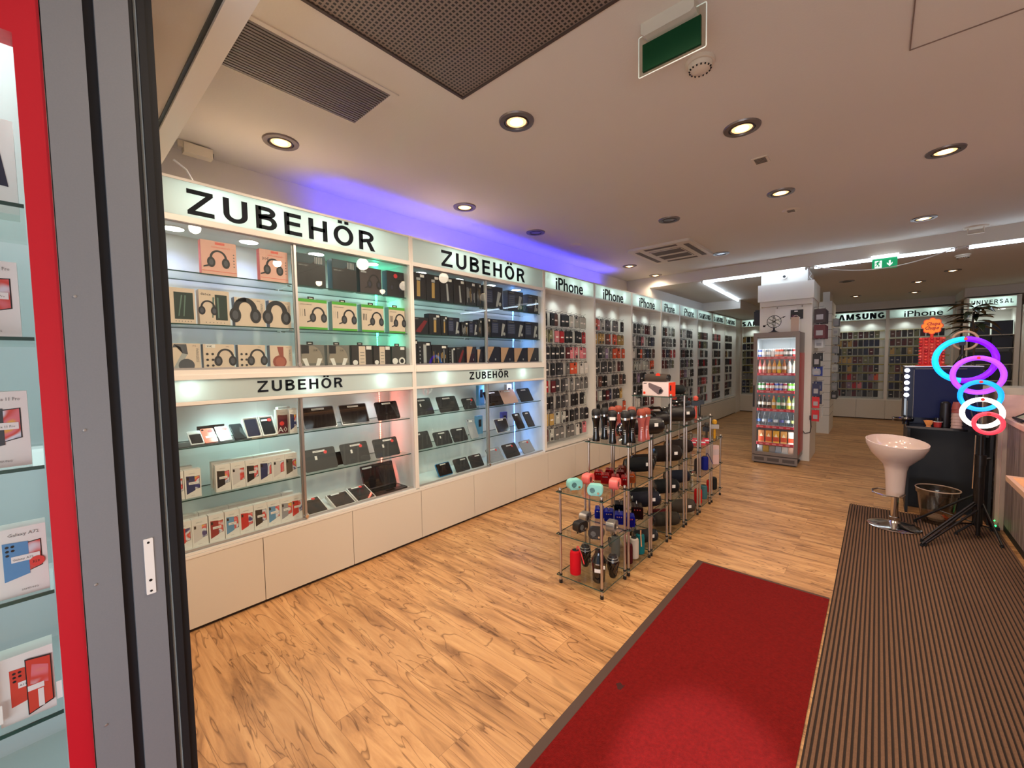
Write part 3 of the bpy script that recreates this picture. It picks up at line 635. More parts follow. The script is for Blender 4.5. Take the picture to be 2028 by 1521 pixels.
g.prism([(-.075, -.085), (-.060, -.080), (-.055, -.095), (-.040, -.10), (-.045, -.107), (-.06, -.103), (-.066, -.12), (-.052, -.132), (-.056, -.155), (-.064, -.155), (-.063, -.137), (-.078, -.125), (-.088, -.150), (-.102, -.15), (-.10, -.143), (-.092, -.141), (-.082, -.115), (-.088, -.100), (-.098, -.112), (-.103, -.107)], -.0064, -.005, 0).prism([(-.057+.007*math.cos(a), -.078+.007*math.sin(a)) for a in [i*PI/4 for i in range(8)]], -.0064, -.005, 0)
ob('sign_plate', g, [gf, gw], t)
# light tubes
TUBE = mglow('tube_light', (.66, .82, 1), K_TUBE)
for (x0, y0, x1, y1, s) in ((-2.13, 7.09, -.79, 7.075, 'ending over the pillar'), (-.68, 7.07, .635, 7.07, 'above the running man sign'), (.75, 7.07, 2.1, 7.07, 'running out of view above the counter'),
                         (-2.13, 7.17, -2.2, 8.50, 'turning toward the rear, first piece'), (-2.202, 8.56, -2.27, 9.92, 'turning toward the rear, second piece')):
    t = thing('light_tube', 'slim white ceiling light tube '+s, 'light tube', ((x0+x1)/2, (y0+y1)/2, 2.73)); dx, dy = (x1-x0)/2, (y1-y0)/2; l = math.hypot(dx, dy); ux, uy = dx/l, dy/l
    ob('tube', G().cyl((-dx, -dy, -.026), (dx, dy, -.026), .014, 12), TUBE, t)
    ob('bracket', G().cyl((-dx-ux*.02, -dy-uy*.02, -.02), (-dx, -dy, -.02), .017, 10), ALU, t); ob('bracket', G().cyl((dx, dy, -.02), (dx+ux*.02, dy+uy*.02, -.02), .017, 10), ALU, t)
CAB = mat('white_cable', rgb(214, 216, 220), .5)
single('hanging_cable', G().tube([(-.69+1.33*i/24, 6.99, 2.715-.56*(i/24)*(1-i/24)) for i in range(25)], .006, 6), CAB, 'white cable sagging below the light tubes in front of the exit sign', 'cable')
single('cable_bundle', G().tube([(-.735, 7.05, 2.72), (-.75, 7.12, 2.66), (-.745, 7.17, 2.60), (-.72, 7.18, 2.57)], .006, 6).tube([(-.755, 7.05, 2.72), (-.72, 7.13, 2.64), (-.755, 7.17, 2.575)], .006, 6), CAB, 'loop of white cables beside the top of the pillar', 'cable')
# air unit
t = thing('ceiling_air_unit', 'cream square air conditioning unit in the ceiling past the racks', 'air conditioner', (-2.06, 5.55, ZC), 0)
CR = mat('cream_plastic', rgb(206, 196, 178), .5)
ob('housing', G().prism(rpoly(-.40, -.48, .38, .48, .04), -.03, 0, plane='xy'), CR, t)
ob('grille', G().box(-.2, -.26, -.034, .2, .26, -.030, 1).box(-.2, -.26, -.038, -.19, .26, -.034).box(.19, -.26, -.038, .2, .26, -.034).box(-.2, -.03, -.038, .2, .03, -.034).box(-.2, -.26, -.038, .2, -.24, -.034).box(-.2, .24, -.038, .2, .26, -.034), [CR, mat('grille_shadow', rgb(96, 86, 76), .7)], t)
for s, (a, b, c, d) in enumerate(((-.34, -.36, -.28, .36), (.27, -.36, .33, .36), (-.2, -.42, .2, -.35), (-.2, .35, .2, .42))): ob('air_slot', G().box(a, b, -.0325, c, d, -.030), MATS['grille_shadow'], t)
# smoke detector, sensors
def detector(x, y, r, label):
    t = thing('smoke_detector', label, 'smoke detector', (x, y, ZC if y < 7 else 2.73))
    ob('base', G().lathe([(r*.6, -.018), (r, -.016), (r*1.04, 0)], 32), CR, t)
    ob('sensor_head', G().lathe([(0, -.046), (r*.45, -.045), (r*.80, -.036), (r*.88, -.018)], 32), CR, t)
    g = G()
    for i in range(16):
        a = 2*PI*i/16; g.cyl((math.cos(a)*r*.72, math.sin(a)*r*.72, -.043), (math.cos(a)*r*.79, math.sin(a)*r*.79, -.037), .0035, 6)
    ob('slots', g, DK, t)
detector(-.665, 2.14, .062, 'round cream smoke detector beside the hanging green sign')
detector(.765, 7.68, .07, 'flat round ceiling detector behind the light tubes')
single('ceiling_sensor', G().lathe([(0, -.016), (.05, -.014), (.075, 0)], 28), CR, 'small round cream disc on the ceiling past the unlit downlight', 'sensor', (-2.8, 4.38, ZC))
t = thing('ceiling_valve', 'small square vent in the ceiling between two lit downlights', 'vent', (-.66, 3.47, ZC))
ob('plate', G().box(-.05, -.06, -.006, .05, .06, 0), CR, t)
for i in range(4): ob('slat', G().box(-.035, -.045+i*.024, -.009, .035, -.031+i*.024, -.006), MATS['grille_shadow'], t)
t = thing('ceiling_speaker', 'small round ceiling vent past the second lit downlight of the middle row', 'vent', (-.66, 4.84, ZC))
ob('plate', G().lathe([(0, -.008), (.06, -.008), (.075, 0)], 24), CR, t)
for i in range(3): ob('slot', G().box(-.03, -.035+i*.028, -.0095, .03, -.022+i*.028, -.008), DK, t)
t = thing('ceiling_detector_bracket', 'white ceiling outlet with bracket over the tube light joint', 'ceiling outlet', (.78, 6.93, ZC))
ob('plate', G().lathe([(0, -.012), (.09, -.012), (.1, 0)], 24), CR, t); ob('bracket', G().tube([(-.06, 0, -.01), (-.06, 0, -.07), (.06, 0, -.07), (.06, 0, -.01)], .008, 6), CR, t)
# security cameras
t = thing('security_camera', 'white box camera under the ceiling above the near showcase', 'camera', (-3.28, .74, 2.86), 0)
ob('housing', G().box(-.03, -.075, -.03, .03, .075, .03), CR, t); ob('lens', G().cyl((0, .075, 0), (0, .083, 0), .018, 14), BLACK, t); ob('bracket', G().box(-.012, -.10, .0, .012, -.02, .04), CR, t)
single('loose_cable', G().tube([(-3.2, .60, 2.74), (-3.2, .66, 2.70), (-3.2, .70, 2.62), (-3.2, .69, 2.54)], .006, 6), CAB, 'short white cable hanging from the door beam above the near showcase', 'cable')
t = thing('security_camera', 'small white dome camera on the pillar top below the light tube', 'camera', (-1.045, 7.21, 2.655))
ob('housing', G().cyl((0, 0, 0), (0, -.03, 0), .035, 18), PAPER, t); ob('lens', G().cyl((0, -.03, 0), (0, -.038, 0), .018, 14), BLACK, t)
# daylight that reaches the threshold through the open door
lamp('AREA', 'doorway_daylight', (.6, -1.55, .60), 62, (.84, .90, 1), None, (3.0, .9), rot=(R(90), 0, 0))

# a patch of daylight that falls through the open doorway onto the red mat
q = Vector((-.42, 1.42, 0))-Vector((.1, -1.3, 2.45))
lamp('SPOT', 'daylight_shaft', (.1, -1.3, 2.45), 900, (.95, .76, .90), None, .02, rot=q.to_track_quat('-Z', 'Y').to_euler(), spot=R(11), blend=.6)
# ================================================================ goods in the showcases
def ponto(name, label, cat, u, d, z, group=None, yaw=0): return thing(name, label, cat, W(u, d, z), RZ+yaw, group)
def head(g, cx, cz, s, m, mic=False, y=-.0012, band=.17):
    """over-ear headset drawn as flat print"""
    P = []; n = 14
    for i in range(n+1):
        a = R(-12+204*i/n); P.append((cx+s*.36*math.cos(a), cz+s*.12+s*.40*math.sin(a)))
    for i in range(n):
        (a, b), (c, d) = P[i], P[i+1]
        def inn(p): return (cx+(p[0]-cx)*(1-band*1.6), cz+s*.12+(p[1]-cz-s*.12)*(1-band*1.3))
        q = [P[i], P[i+1], inn(P[i+1]), inn(P[i])]; g.add([(x, y, z) for x, z in q], [(0, 3, 2, 1)], m)
    for sx in (-1, 1):
        e = [(cx+sx*s*.30+s*.17*math.cos(t), cz-s*.08+s*.25*math.sin(t)) for t in [i*PI/8 for i in range(16)]]
        g.add([(x, y-.0003, z) for x, z in e], [tuple(range(16))[::-1]], m)
        e = [(cx+sx*s*.30+s*.09*math.cos(t), cz-s*.08+s*.15*math.sin(t)) for t in [i*PI/6 for i in range(12)]]
        g.add([(x, y-.0006, z) for x, z in e], [tuple(range(12))[::-1]], m+1)
    if mic: g.add([(cx-s*.40, y-.0004, cz-s*.2), (cx-s*.62, y-.0004, cz-s*.30), (cx-s*.62, y-.0004, cz-s*.36), (cx-s*.36, y-.0004, cz-s*.27)], [(0, 1, 2, 3)], m)
def flat(g, x0, z0, x1, z1, m, y=-.0008): g.add([(x0, y, z0), (x1, y, z0), (x1, y, z1), (x0, y, z1)], [(0, 1, 2, 3)], m)
def circ(g, cx, cz, r, m, y=-.0014, n=14): g.add([(cx+r*math.cos(2*PI*i/n), y, cz+r*math.sin(2*PI*i/n)) for i in range(n)], [tuple(range(n))], m)
def words(body, x0, z0, h, y=-.001, vert=False, maxw=None, bold=0):
    cu = bpy.data.curves.new('t', 'FONT'); cu.body = body; cu.resolution_u = 1; cu.offset = bold
    o = bpy.data.objects.new('t', cu); COL.objects.link(o); bpy.context.view_layer.update()
    me = bpy.data.meshes.new_from_object(o.evaluated_get(bpy.context.evaluated_depsgraph_get())); bpy.data.objects.remove(o); bpy.data.curves.remove(cu)
    k = h/.7; w = max([v.co.x for v in me.vertices] or [1])*k; kx = k if not maxw or w < maxw else k*maxw/w
    vs = [(x0+v.co.x*kx, y, z0+v.co.y*k) if not vert else (x0+v.co.y*k, y, z0-v.co.x*kx) for v in me.vertices]
    fs = [tuple(p.vertices) for p in me.polygons]; bpy.data.meshes.remove(me); return vs, fs
def put(g, body, x0, z0, h, m, **k):
    vs, fs = words(body, x0, z0, h, **k); g.add(vs, fs, m)
PEACH = mat('peach_print', rgb(236, 182, 166), .5); CORAL = mat('coral_side', rgb(236, 110, 96), .5); HSD = mat('headset_dark', rgb(34, 34, 40), .5); HSG = mat('headset_grey', rgb(78, 80, 88), .5)
BEIGE = mat('beige_print', rgb(222, 200, 180), .5); SLATE = mat('slate_side', rgb(112, 122, 142), .5); GRN = mat('green_print', rgb(84, 176, 56), .5); COPPER = mat('copper_print', rgb(150, 74, 60), .5)
DBOX = mat('dark_box', rgb(24, 26, 32), .4); DBLU = mat('dark_teal_box', rgb(30, 62, 74), .4); GREEND = mat('dark_green_print', rgb(34, 52, 46), .5); SILV = mat('silver_print', rgb(170, 172, 172), .35); GOLDP = mat('gold_print', rgb(176, 142, 82), .4); WINE = mat('wine_print', rgb(120, 28, 36), .5)
def pbox(label, u0, u1, z0, z1, th, mats, deco, d=.06, cat='headset box', group=None, side=None, tab=False, name='product_box', yaw=0):
    w = u1-u0; h = z1-z0; g = G()
    g.box(-w/2, 0, 0, w/2, th, h, 0)
    if side is not None:
        g.add([(-w/2-.0006, 0, 0), (-w/2-.0006, th, 0), (-w/2-.0006, th, h), (-w/2-.0006, 0, h)], [(0, 3, 2, 1)], side)
    deco(g, w, h)
    t = single(name, g, mats, label, cat, W((u0+u1)/2, d, z0+.0005), RZ+yaw, group, smooth=0)
    if tab: ob('hang_tab', G().box(-.022, th*.5, h, .022, th*.5+.001, h+.022).box(-.012, th*.5-.0004, h+.008, .012, th*.5-.0001, h+.014, 1), [BLACK, PAPER], t)
    return t
def d_coral(price):
    def f(g, w, h):
        flat(g, -w*.10, h*.90, w*.17, h*.97, 2); flat(g, -w/2+.003, h*.10, w/2-.003, h*.115, 2); put(g, 'GAMING HEADSET', -w*.22, h*.80, h*.045, 2, maxw=w*.55)
        head(g, -.004, h*.42, h*.62, 3, True)
        for i in range(5): circ(g, w*.42, h*(.3+.09*i), .004, 5, n=8)
        if price: put(g, '30€', -w*.42, h*.66, h*.09, 3)
    return f
M1 = [PEACH, CORAL, CORAL, HSD, HSG, GREYT]
pbox('coral and peach boxed gaming headset, first on the top shelf near the entrance', .652, .829, 2.036, 2.232, .05, M1, d_coral(False), side=1)
pbox('coral and peach boxed gaming headset with a price, next to the centre joint', .956, 1.122, 2.036, 2.236, .05, M1, d_coral(True), side=1)
def d_window(left):
    def f(g, w, h):
        if left: flat(g, -w*.34, h*.12, w*.42, h*.88, 1)
        else:
            flat(g, w*.02, h*.14, w*.42, h*.88, 1); put(g, 'datex', -w*.45, h*.84, h*.08, 3); head(g, -w*.22, h*.44, h*.5, 3)
        for i in range(3): g.add([(-w*.2+w*.2*i+(0 if left else w*.1), -.0011, h*.2), (-w*.16+w*.2*i+(0 if left else w*.1), -.0011, h*.2), (w*.0+w*.14*i, -.0011, h*.8), (-w*.06+w*.14*i, -.0011, h*.8)], [(0, 1, 2, 3)], 2) if i < 2 else None
        for i in range(6): circ(g, -w*.3+i*w*.12, h*.06, .003, 5, n=6)
    return f
M2 = [BEIGE, GREEND, mat('faded_green_print', rgb(96, 122, 110), .5), HSD, HSG, GREYT]
pbox('beige box with a dark green window picture, first on the second shelf', .498, .612, 1.743, 1.94, .06, M2, d_window(True))
pbox('beige box showing grey headphones beside a dark green window', .630, .780, 1.743, 1.943, .06, M2, d_window(False))
def d_wire(col, mirror, price, icons=False, big=True):
    def f(g, w, h):
        if icons:
            head(g, w*.20, h*.42, h*.80, 3)
            for i in range(3):
                for j in range(2): circ(g, -w*.38+j*w*.17, h*(.18+.22*i), h*.045, 3, n=12)
        elif col == 'dark':
            head(g, -w*.16, h*.46, h*1.05, 3, band=.30)
        elif col == 'silver':
            g.add([(-w*.5, -.001, h*.0), (-w*.3, -.001, 0), (w*.05, -.001, h*.62), (-w*.12, -.001, h*.68)], [(0, 1, 2, 3)], 6); g.add([(-w*.12, -.0012, h*.64), (w*.06, -.0012, h*.60), (w*.02, -.0012, h*.97), (-w*.40, -.0012, h*.97), (-w*.44, -.0012, h*.85), (-w*.18, -.0012, h*.86)], [(0, 1, 2, 3), (0, 3, 4, 5)], 4); circ(g, 0, h*.2, h*.24, 4)
        else:
            g.add([(-w*.18, -.001, h*.95), (w*.1, -.001, h*.95), (w*.1, -.001, h*.4), (-w*.06, -.001, h*.42)], [(0, 1, 2, 3)], 3); circ(g, -w*.08, h*.30, h*.28, 3); circ(g, -w*.06, h*.30, h*.20, 4, y=-.0018)
        if not icons: put(g, 'WIRELESS', w*.34, h*.84, h*.085, 5, vert=True, maxw=h*.78)
        put(g, 'LINQ', w*.22, h*.90, h*.035, 3)
        if price: flat(g, -w*.42, h*.86, -w*.12, h*.99, 7, y=-.0012); put(g, price, -w*.40, h*.88, h*.08, 3, y=-.0018)
    return f
M3 = [BEIGE, SLATE, SLATE, HSD, HSG, GREYT, SILV, PAPER]
pbox('beige box with large black wireless headphones and a price tag', .806, .974, 1.743, 1.917, .055, M3, d_wire('dark', 0, '35€'), side=1)
pbox('beige box with large black wireless headphones, last before the centre joint', .998, 1.128, 1.743, 1.915, .055, M3, d_wire('dark', 0, None), side=1)
pbox('beige box with silver wireless headphones, first on the upper showcase floor', .49, .624, 1.4755, 1.63, .05, M3, d_wire('silver', 0, None))
pbox('beige box with slim black headphones, six dots and a price', .637, .792, 1.4755, 1.628, .05, M3, d_wire('x', 0, '30€', True), side=1)
pbox('beige box with slim black headphones and six dots, no price', .812, .963, 1.4755, 1.628, .05, M3, d_wire('x', 0, None, True), side=1)
pbox('beige box with copper red wireless headphones', .990, 1.125, 1.4755, 1.626, .05, [BEIGE, SLATE, SLATE, COPPER, mat('light_copper', rgb(176, 96, 78), .5), GREYT, SILV, PAPER], d_wire('copper', 0, None), side=1)
def d_dark(kind):
    def f(g, w, h):
        if kind == 0:
            flat(g, -w/2+.002, h*.72, w/2-.002, h-.002, 1); g.add([(-w*.25, -.001, 0), (w*.4, -.001, 0), (w*.45, -.001, h*.5), (w*.1, -.001, h*.8), (-w*.2, -.001, h*.6)], [(0, 1, 2, 3, 4)], 3)
            for i in range(5): flat(g, w*.12+i*w*.06, h*.74, w*.15+i*w*.06, h*.95, 5, y=-.0013)
            put(g, 'GAMING HEADSET', -w*.45, h*.62, h*.05, 5, maxw=w*.4)
        elif kind == 1:
            head(g, w*.15, h*.42, h*.66, 3, True); flat(g, -w*.45, h*.78, -w*.2, h*.84, 5)
        else:
            head(g, 0, h*.40, h*.6, 3); circ(g, 0, h*.82, h*.09, 6, n=12)
    return f
M4 = [DBOX, DBLU, DBLU, mat('near_black_print', rgb(12, 12, 20), .4), mat('navy_print', rgb(40, 42, 60), .4), SILV, mat('red_print', rgb(200, 34, 44), .5)]
pbox('dark teal gaming headset box with stripes, first on the upper shelf past the joint', 1.180, 1.372, 2.036, 2.252, .07, M4, d_dark(0), side=1)
pbox('dark teal gaming headset box with stripes, second past the joint', 1.421, 1.605, 2.036, 2.252, .07, M4, d_dark(0), side=1)
pbox('dark brown gaming headset box with a printed headset', 1.632, 1.813, 2.036, 2.232, .07, [mat('dark_brown_box', rgb(62, 52, 54), .4)]+M4[1:], d_dark(1), side=1)
pbox('black gaming headset box with a red emblem', 1.863, 2.020, 2.036, 2.236, .07, M4, d_dark(2), side=1)
def d_green(alt):
    def f(g, w, h):
        flat(g, -w/2, h*.90, w/2, h, 1); flat(g, -w/2, 0, w/2, h*.07, 1); put(g, 'GAMING HEADSET', -w*.45, h*.80, h*.035, 3, maxw=w*.42); head(g, w*.18, h*.44, h*.62, 3, True)
        for i in range(3): flat(g, -w*.44+i*w*.07, h*.42, -w*.435+i*w*.07+(.004 if i == 2 or alt else 0), h*.66, 3)
    return f
M5 = [BEIGE, GRN, mat('pale_teal_side', rgb(120, 158, 160), .5), HSD, HSG, GREYT]
for i, (a, b) in enumerate(((1.178, 1.372), (1.409, 1.596), (1.635, 1.823), (1.870, 2.018))):
    pbox(f'green and beige headset box with a hang tab, {ORD[i]} of four from the joint', a, b, 1.743, 1.948, .06, M5, d_green(i > 1), side=2, tab=True, group='green and beige headset boxes')
def d_pack(k):
    def f(g, w, h):
        if k == 0:
            pts = [(w*.45*math.cos(R(a)), h*.2+h*.75*math.sin(R(a))) for a in range(0, 181, 15)]; g.add([(x, -.001, z) for x, z in pts], [tuple(range(len(pts)))[::-1]], 1)
            flat(g, -w*.42, h*.62, -w*.12, h*.98, 3, y=-.002); put(g, '35€', w*.05, h*.72, h*.08, 3, y=-.002)
            for s in (-1, 1): g.add([(s*w*.10, -.003, 0), (s*w*.24, -.003, 0), (s*w*.40, -.003, h*.40), (s*w*.22, -.003, h*.42)], [(0, 1, 2, 3)], 2)
        elif k == 1:
            flat(g, -w*.16, h*.05, w*.16, h*.95, 4); flat(g, w*.2, h*.8, w*.46, h*.96, 2, y=-.002); circ(g, -w*.34, h*.2, w*.12, 2, y=-.0015)
            for i in range(4): flat(g, -w*.1, h*(.2+.15*i), w*.1, h*(.23+.15*i), 5, y=-.0015)
        else:
            circ(g, w*.2, h*.25, h*.19, 2); circ(g, w*.2, h*.25, h*.11, 3, y=-.002); circ(g, -w*.3, h*.25, h*.16, 2); flat(g, w*.1, h*.82, w*.4, h*.96, 2)
    return f
M6 = [mat('grey_blister', rgb(120, 118, 112), .25), mat('blister_taupe', rgb(146, 136, 122), .3), PAPER, DBOX, BEIGE, GREYT]
pbox('white headphones in a grey blister pack, first on the upper floor past the joint', 1.170, 1.341, 1.4755, 1.636, .06, M6, d_pack(0), tab=True)
pbox('white headphones in a grey blister pack with a price, second past the joint', 1.362, 1.527, 1.4755, 1.636, .06, M6, d_pack(0), tab=True)
M7 = [mat('smoky_blister', rgb(52, 50, 50), .25)]+M6[1:]
pbox('dark clear box with a beige stripe and a price, beside the blister packs', 1.545, 1.712, 1.4755, 1.639, .06, M7, d_pack(1), tab=True)
pbox('dark clear box with a beige stripe, second of its kind', 1.726, 1.872, 1.4755, 1.639, .06, M7, d_pack(1))
pbox('dark box with coiled white earphones at the corner of the near showcase', 1.888, 2.018, 1.4755, 1.636, .06, [mat('charcoal_box', rgb(66, 66, 64), .4)]+M6[1:], d_pack(2), tab=True)
# second showcase: clippers, shavers and dark boxes
def d_clip(k):
    def f(g, w, h):
        if k == 0: g.add([(-w*.12, -.001, h*.12), (w*.10, -.001, h*.12), (w*.12, -.001, h*.7), (-w*.10, -.001, h*.7)], [(0, 1, 2, 3)], 1); flat(g, -w*.12, h*.72, w*.14, h*.82, 2)
        elif k == 1: g.add([(w*.0, -.001, h*.08), (w*.16, -.001, h*.08), (w*.06, -.001, h*.75), (-w*.06, -.001, h*.75)], [(0, 1, 2, 3)], 2)
        elif k == 2:
            for i in range(9): flat(g, -w*.4+.09*w*i, h*random.uniform(.1, .4), -w*.36+.09*w*i, h*random.uniform(.5, .8), random.choice((1, 2, 3)))
        elif k == 3:
            flat(g, -w*.45, h*.25, -w*.05, h*.8, 3)
            for i in range(5): flat(g, -w*.42, h*(.3+.1*i), -w*.1, h*(.32+.1*i), 4, y=-.0015)
            g.add([(w*.12, -.001, h*.1), (w*.22, -.001, h*.1), (w*.42, -.001, h*.75), (w*.24, -.001, h*.8)], [(0, 1, 2, 3)], 2); circ(g, w*.34, h*.22, h*.09, 2)
        elif k == 4: g.add([(-w*.3, -.001, h*.15), (w*.0, -.001, h*.1), (w*.45, -.001, h*.8), (w*.25, -.001, h*.85)], [(0, 1, 2, 3)], 5)
        elif k == 5:
            g.add([(-w*.5, -.001, 0), (-w*.38, -.001, 0), (w*.12, -.001, h), (-w*.5, -.001, h)], [(0, 1, 2, 3)], 6); flat(g, w*.15, h*.2, w*.22, h*.32, 2)
        elif k == 6:
            flat(g, -w*.12, h*.08, w*.14, h*.9, 4); flat(g, -w*.09, h*.12, w*.11, h*.86, 2, y=-.0015)
            for i in range(5): circ(g, -w*.36, h*(.12+.16*i), w*.06, 2, n=4)
        flat(g, w*.12, h*.84, w*.38, h*.94, 7, y=-.002) if k in (0, 1, 2, 6) else flat(g, -w*.4, h*.88, -w*.1, h*.93, 4)
    return f
M8 = [DBOX, GOLDP, SILV, mat('mid_blue_print', rgb(52, 62, 96), .4), GREYT, WINE, mat('orange_corner', rgb(190, 150, 120), .5), PAPER]
M9 = [mat('navy_box', rgb(22, 26, 46), .4)]+M8[1:]
rowA = [(2.085, 2.245, 2.262, 0), (2.247, 2.395, 2.264, 0), (2.400, 2.552, 2.264, 1), (2.556, 2.700, 2.266, 1), (2.706, 2.840, 2.262, 2), (2.846, 2.912, 2.262, 2), (2.945, 3.223, 2.258, 3), (3.300, 3.555, 2.246, 3), (3.632, 3.822, 2.240, 3)]
rowB = [(2.085, 2.260, 1.886, 4), (2.266, 2.395, 1.926, 0), (2.398, 2.475, 1.915, 0), (2.48, 2.62, 1.908, 3), (2.642, 2.73, 1.876, 2), (2.735, 2.85, 1.890, 3), (2.853, 2.912, 1.91, 2), (2.94, 3.038, 1.932, 2), (3.042, 3.272, 1.930, 3), (3.277, 3.571, 1.933, 3), (3.576, 3.82, 1.936, 3)]
rowC = [(2.085, 2.140, 1.695, 6), (2.142, 2.283, 1.680, 6), (2.287, 2.471, 1.655, 2), (2.48, 2.565, 1.636, 6), (2.568, 2.673, 1.639, 4), (2.70, 2.83, 1.645, 5), (2.84, 2.912, 1.62, 5), (2.94, 3.171, 1.65, 5), (3.18, 3.383, 1.643, 5), (3.39, 3.611, 1.640, 5), (3.62, 3.82, 1.646, 5)]
DESC = {0: 'black box with a gold hair clipper', 1: 'black box with a slim silver trimmer', 2: 'black box with small printed tools', 3: 'dark box printed with a shaver', 4: 'dark box with a red device', 5: 'navy box with a slanted grey corner', 6: 'dark box with a windowed tool'}
for nm, rw, z0 in (('upper shelf', rowA, 2.036), ('second shelf', rowB, 1.743), ('upper floor', rowC, 1.4755)):
    for i, (a, b, z1, k) in enumerate(rw):
        pbox(f'{DESC[k]}, {NTH[i]} along the {nm} of the second showcase', a, b-.003, z0, z1, .07, M9 if (k == 3 or k == 5) else M8, d_clip(k), d=.06, cat='product box', group='boxed devices in the second showcase')
# ---- white phone boxes
PBW, PBH, PBD = .0765, .163, .045
PHC = {'dark blue': (46, 54, 96), 'black': (30, 30, 32), 'white': (214, 208, 206), 'red': (206, 40, 40), 'light blue': (92, 150, 190), 'grey': (150, 150, 156), 'dark red': (150, 34, 40), 'olive brown': (92, 84, 72), 'purple': (70, 72, 150)}
def phone_box_mesh(sticker, w=PBW, h=PBH, dp=PBD, name='phone_box', brand='SAMSUNG'):
    g = G().box(-w/2, 0, 0, w/2, dp, h, 0); s = w/.0765
    g.add([(x*s, -.0006, z*h) for x, z in ((-.031, .14), (.009, .25), (.009, .76), (-.031, .79))], [(0, 1, 2, 3)], 1)                 # phone back
    g.add([(x*s, -.0003, z*h) for x, z in ((.006, .28), (.033, .31), (.033, .76), (.006, .74))], [(0, 1, 2, 3)], 3)                   # dark rim
    g.add([(x*s, -.0005, z*h) for x, z in ((.009, .295), (.031, .32), (.031, .748), (.009, .73))], [(0, 1, 2, 3)], 2)                 # bright screen
    g.add([(x*s, -.0009, z*h) for x, z in ((-.028, .64), (-.018, .64), (-.018, .74), (-.028, .75))], [(0, 1, 2, 3)], 3)
    vs, fs = words(brand, -.018*s, h*.845, h*.028, maxw=w*.5); g.add(vs, fs, 4); vs, fs = words(brand, -.012*s, h*.07, h*.018, maxw=w*.34); g.add(vs, fs, 4)
    if sticker: flat(g, -.020*s, h*.47, .022*s, h*.56, 5, y=-.0013); flat(g, -.016*s, h*.505, .018*s, h*.515, 4, y=-.0016)
    return g.mesh(name, [PAPER, TINTP, WPAPER, BLACK, GREYT, mat('price_sticker', rgb(240, 236, 232), .5)], 0)
PBM = [phone_box_mesh(False), phone_box_mesh(True)]
def phone_box(u, d, z, col, st, label, rz=0):
    o = bpy.data.objects.new('phone_box', PBM[st]); COL.objects.link(o); o.location = W(u, d, z+.0005); o.rotation_euler = (0, 0, RZ+rz)
    o.color = (*rgb(*PHC[col]), 1); return tag(o, label, 'phone box', 'white phone boxes in the near showcase')
for i, (u, c, st) in enumerate(((.476, 'black', 0), (.556, 'dark blue', 1), (.704, 'black', 1), (.783, 'white', 0), (.861, 'black', 1), (.938, 'dark blue', 0), (1.015, 'white', 0), (1.092, 'olive brown', 0))):
    phone_box(u, .075, .742, c, st, f'white box picturing a {c} phone, {ORD[i]} of front row on the lower glass shelf', random.uniform(-.03, .03))
for i, (u, c) in enumerate(((.540, 'dark blue'), (.712, 'black'), (.787, 'white'), (.863, 'black'), (.943, 'red'), (1.021, 'black'), (1.099, 'dark red'))):
    phone_box(u, .19, .742, c, 0, f'white phone box, {ORD[i]} of the back row on the lower glass shelf')
for i, (u, c, st) in enumerate(((.497, 'red', 0), (.575, 'white', 0), (.657, 'dark red', 1), (.737, 'light blue', 1), (.815, 'red', 0), (.894, 'black', 1), (.972, 'light blue', 1), (1.050, 'grey', 1), (1.107+.02, 'red', 1))):
    phone_box(u-.001*(i > 7)*10, .07, .4505, c, st, f'white box picturing a {c} phone, {ORD[i]} of front row on the showcase floor', random.uniform(-.02, .02))
for i, (u, c) in enumerate(((.555, 'grey'), (.634, 'dark red'), (.711, 'black'), (.790, 'purple'), (.867, 'black'), (.942, 'black'), (1.02, 'black'), (1.10, 'red'))):
    phone_box(u, .185, .4505, c, 0, f'white phone box, {ORD[i]} of the back row on the showcase floor')
# phones and opened boxes on the lower showcase's upper shelf
def tilt(name, label, cat, u, d, z, ang, yaw=0, group=None):
    return thing(name, label, cat, W(u, d, z), 0, group, rot=(-ang, 0, RZ+yaw))
single('display_mat', G().box(-.21, 0, 0, .17, .18, .004), BLACK, 'black mat under the phones on the shelf nearest the entrance', 'mat', W(.69, .05, 1.0405), RZ)
def phone(u, label, kind, h=.135, ang=58, d=.08, w=.066):
    t = tilt('mobile_phone', label, 'phone', u, d, 1.048, R(ang))
    col = {'white': rgb(232, 232, 232), 'pink': rgb(240, 140, 118), 'silver': rgb(206, 206, 210), 'dark': rgb(24, 26, 30)}[kind]
    b = ob('body', G().prism(rpoly(-w/2, 0, w/2, h, .008), -.0, .008), TINTG, t); b.color = (*col, 1)
    if kind == 'white': ob('screen', G().box(-w*.42, -.001, h*.06, w*.42, 0, h*.72), BLACKG, t); ob('price_tag', G().box(-w*.36, -.002, h*.76, w*.36, -.001, h*.86), PAPER, t)
    elif kind == 'dark': ob('screen', G().prism(rpoly(-w*.46, h*.02, w*.46, h*.98, .006), -.001, 0), mat('dark_screen', rgb(34, 40, 44), .12), t)
    else:
        ob('camera_lens', G().lathe([(.0055, -.0025), (.0065, 0)], 14, axis='y', c=(-w*.34, 0, h*.90)), BLACKG, t)
        ob('sale_sticker', G().lathe([(.0135, -.0012), (.0135, 0)], 18, axis='y', c=(w*.22, 0, h*.80)), REDST, t)
        if kind == 'pink': ob('price_tag', G().box(-w*.30, -.0015, h*.30, w*.30, 0, h*.44), PAPER, t)
    return t
single('phone_stand', G().box(-.07, 0, 0, -.06, .09, .03).box(.06, 0, 0, .07, .09, .03).box(-.07, .0, .03, .07, .012, .09), BLACK, 'small black stand behind the pink and silver phones', 'stand', W(.685, .20, 1.0455), RZ)
phone(.592, 'white phone with a black screen on the black mat', 'white', .125)
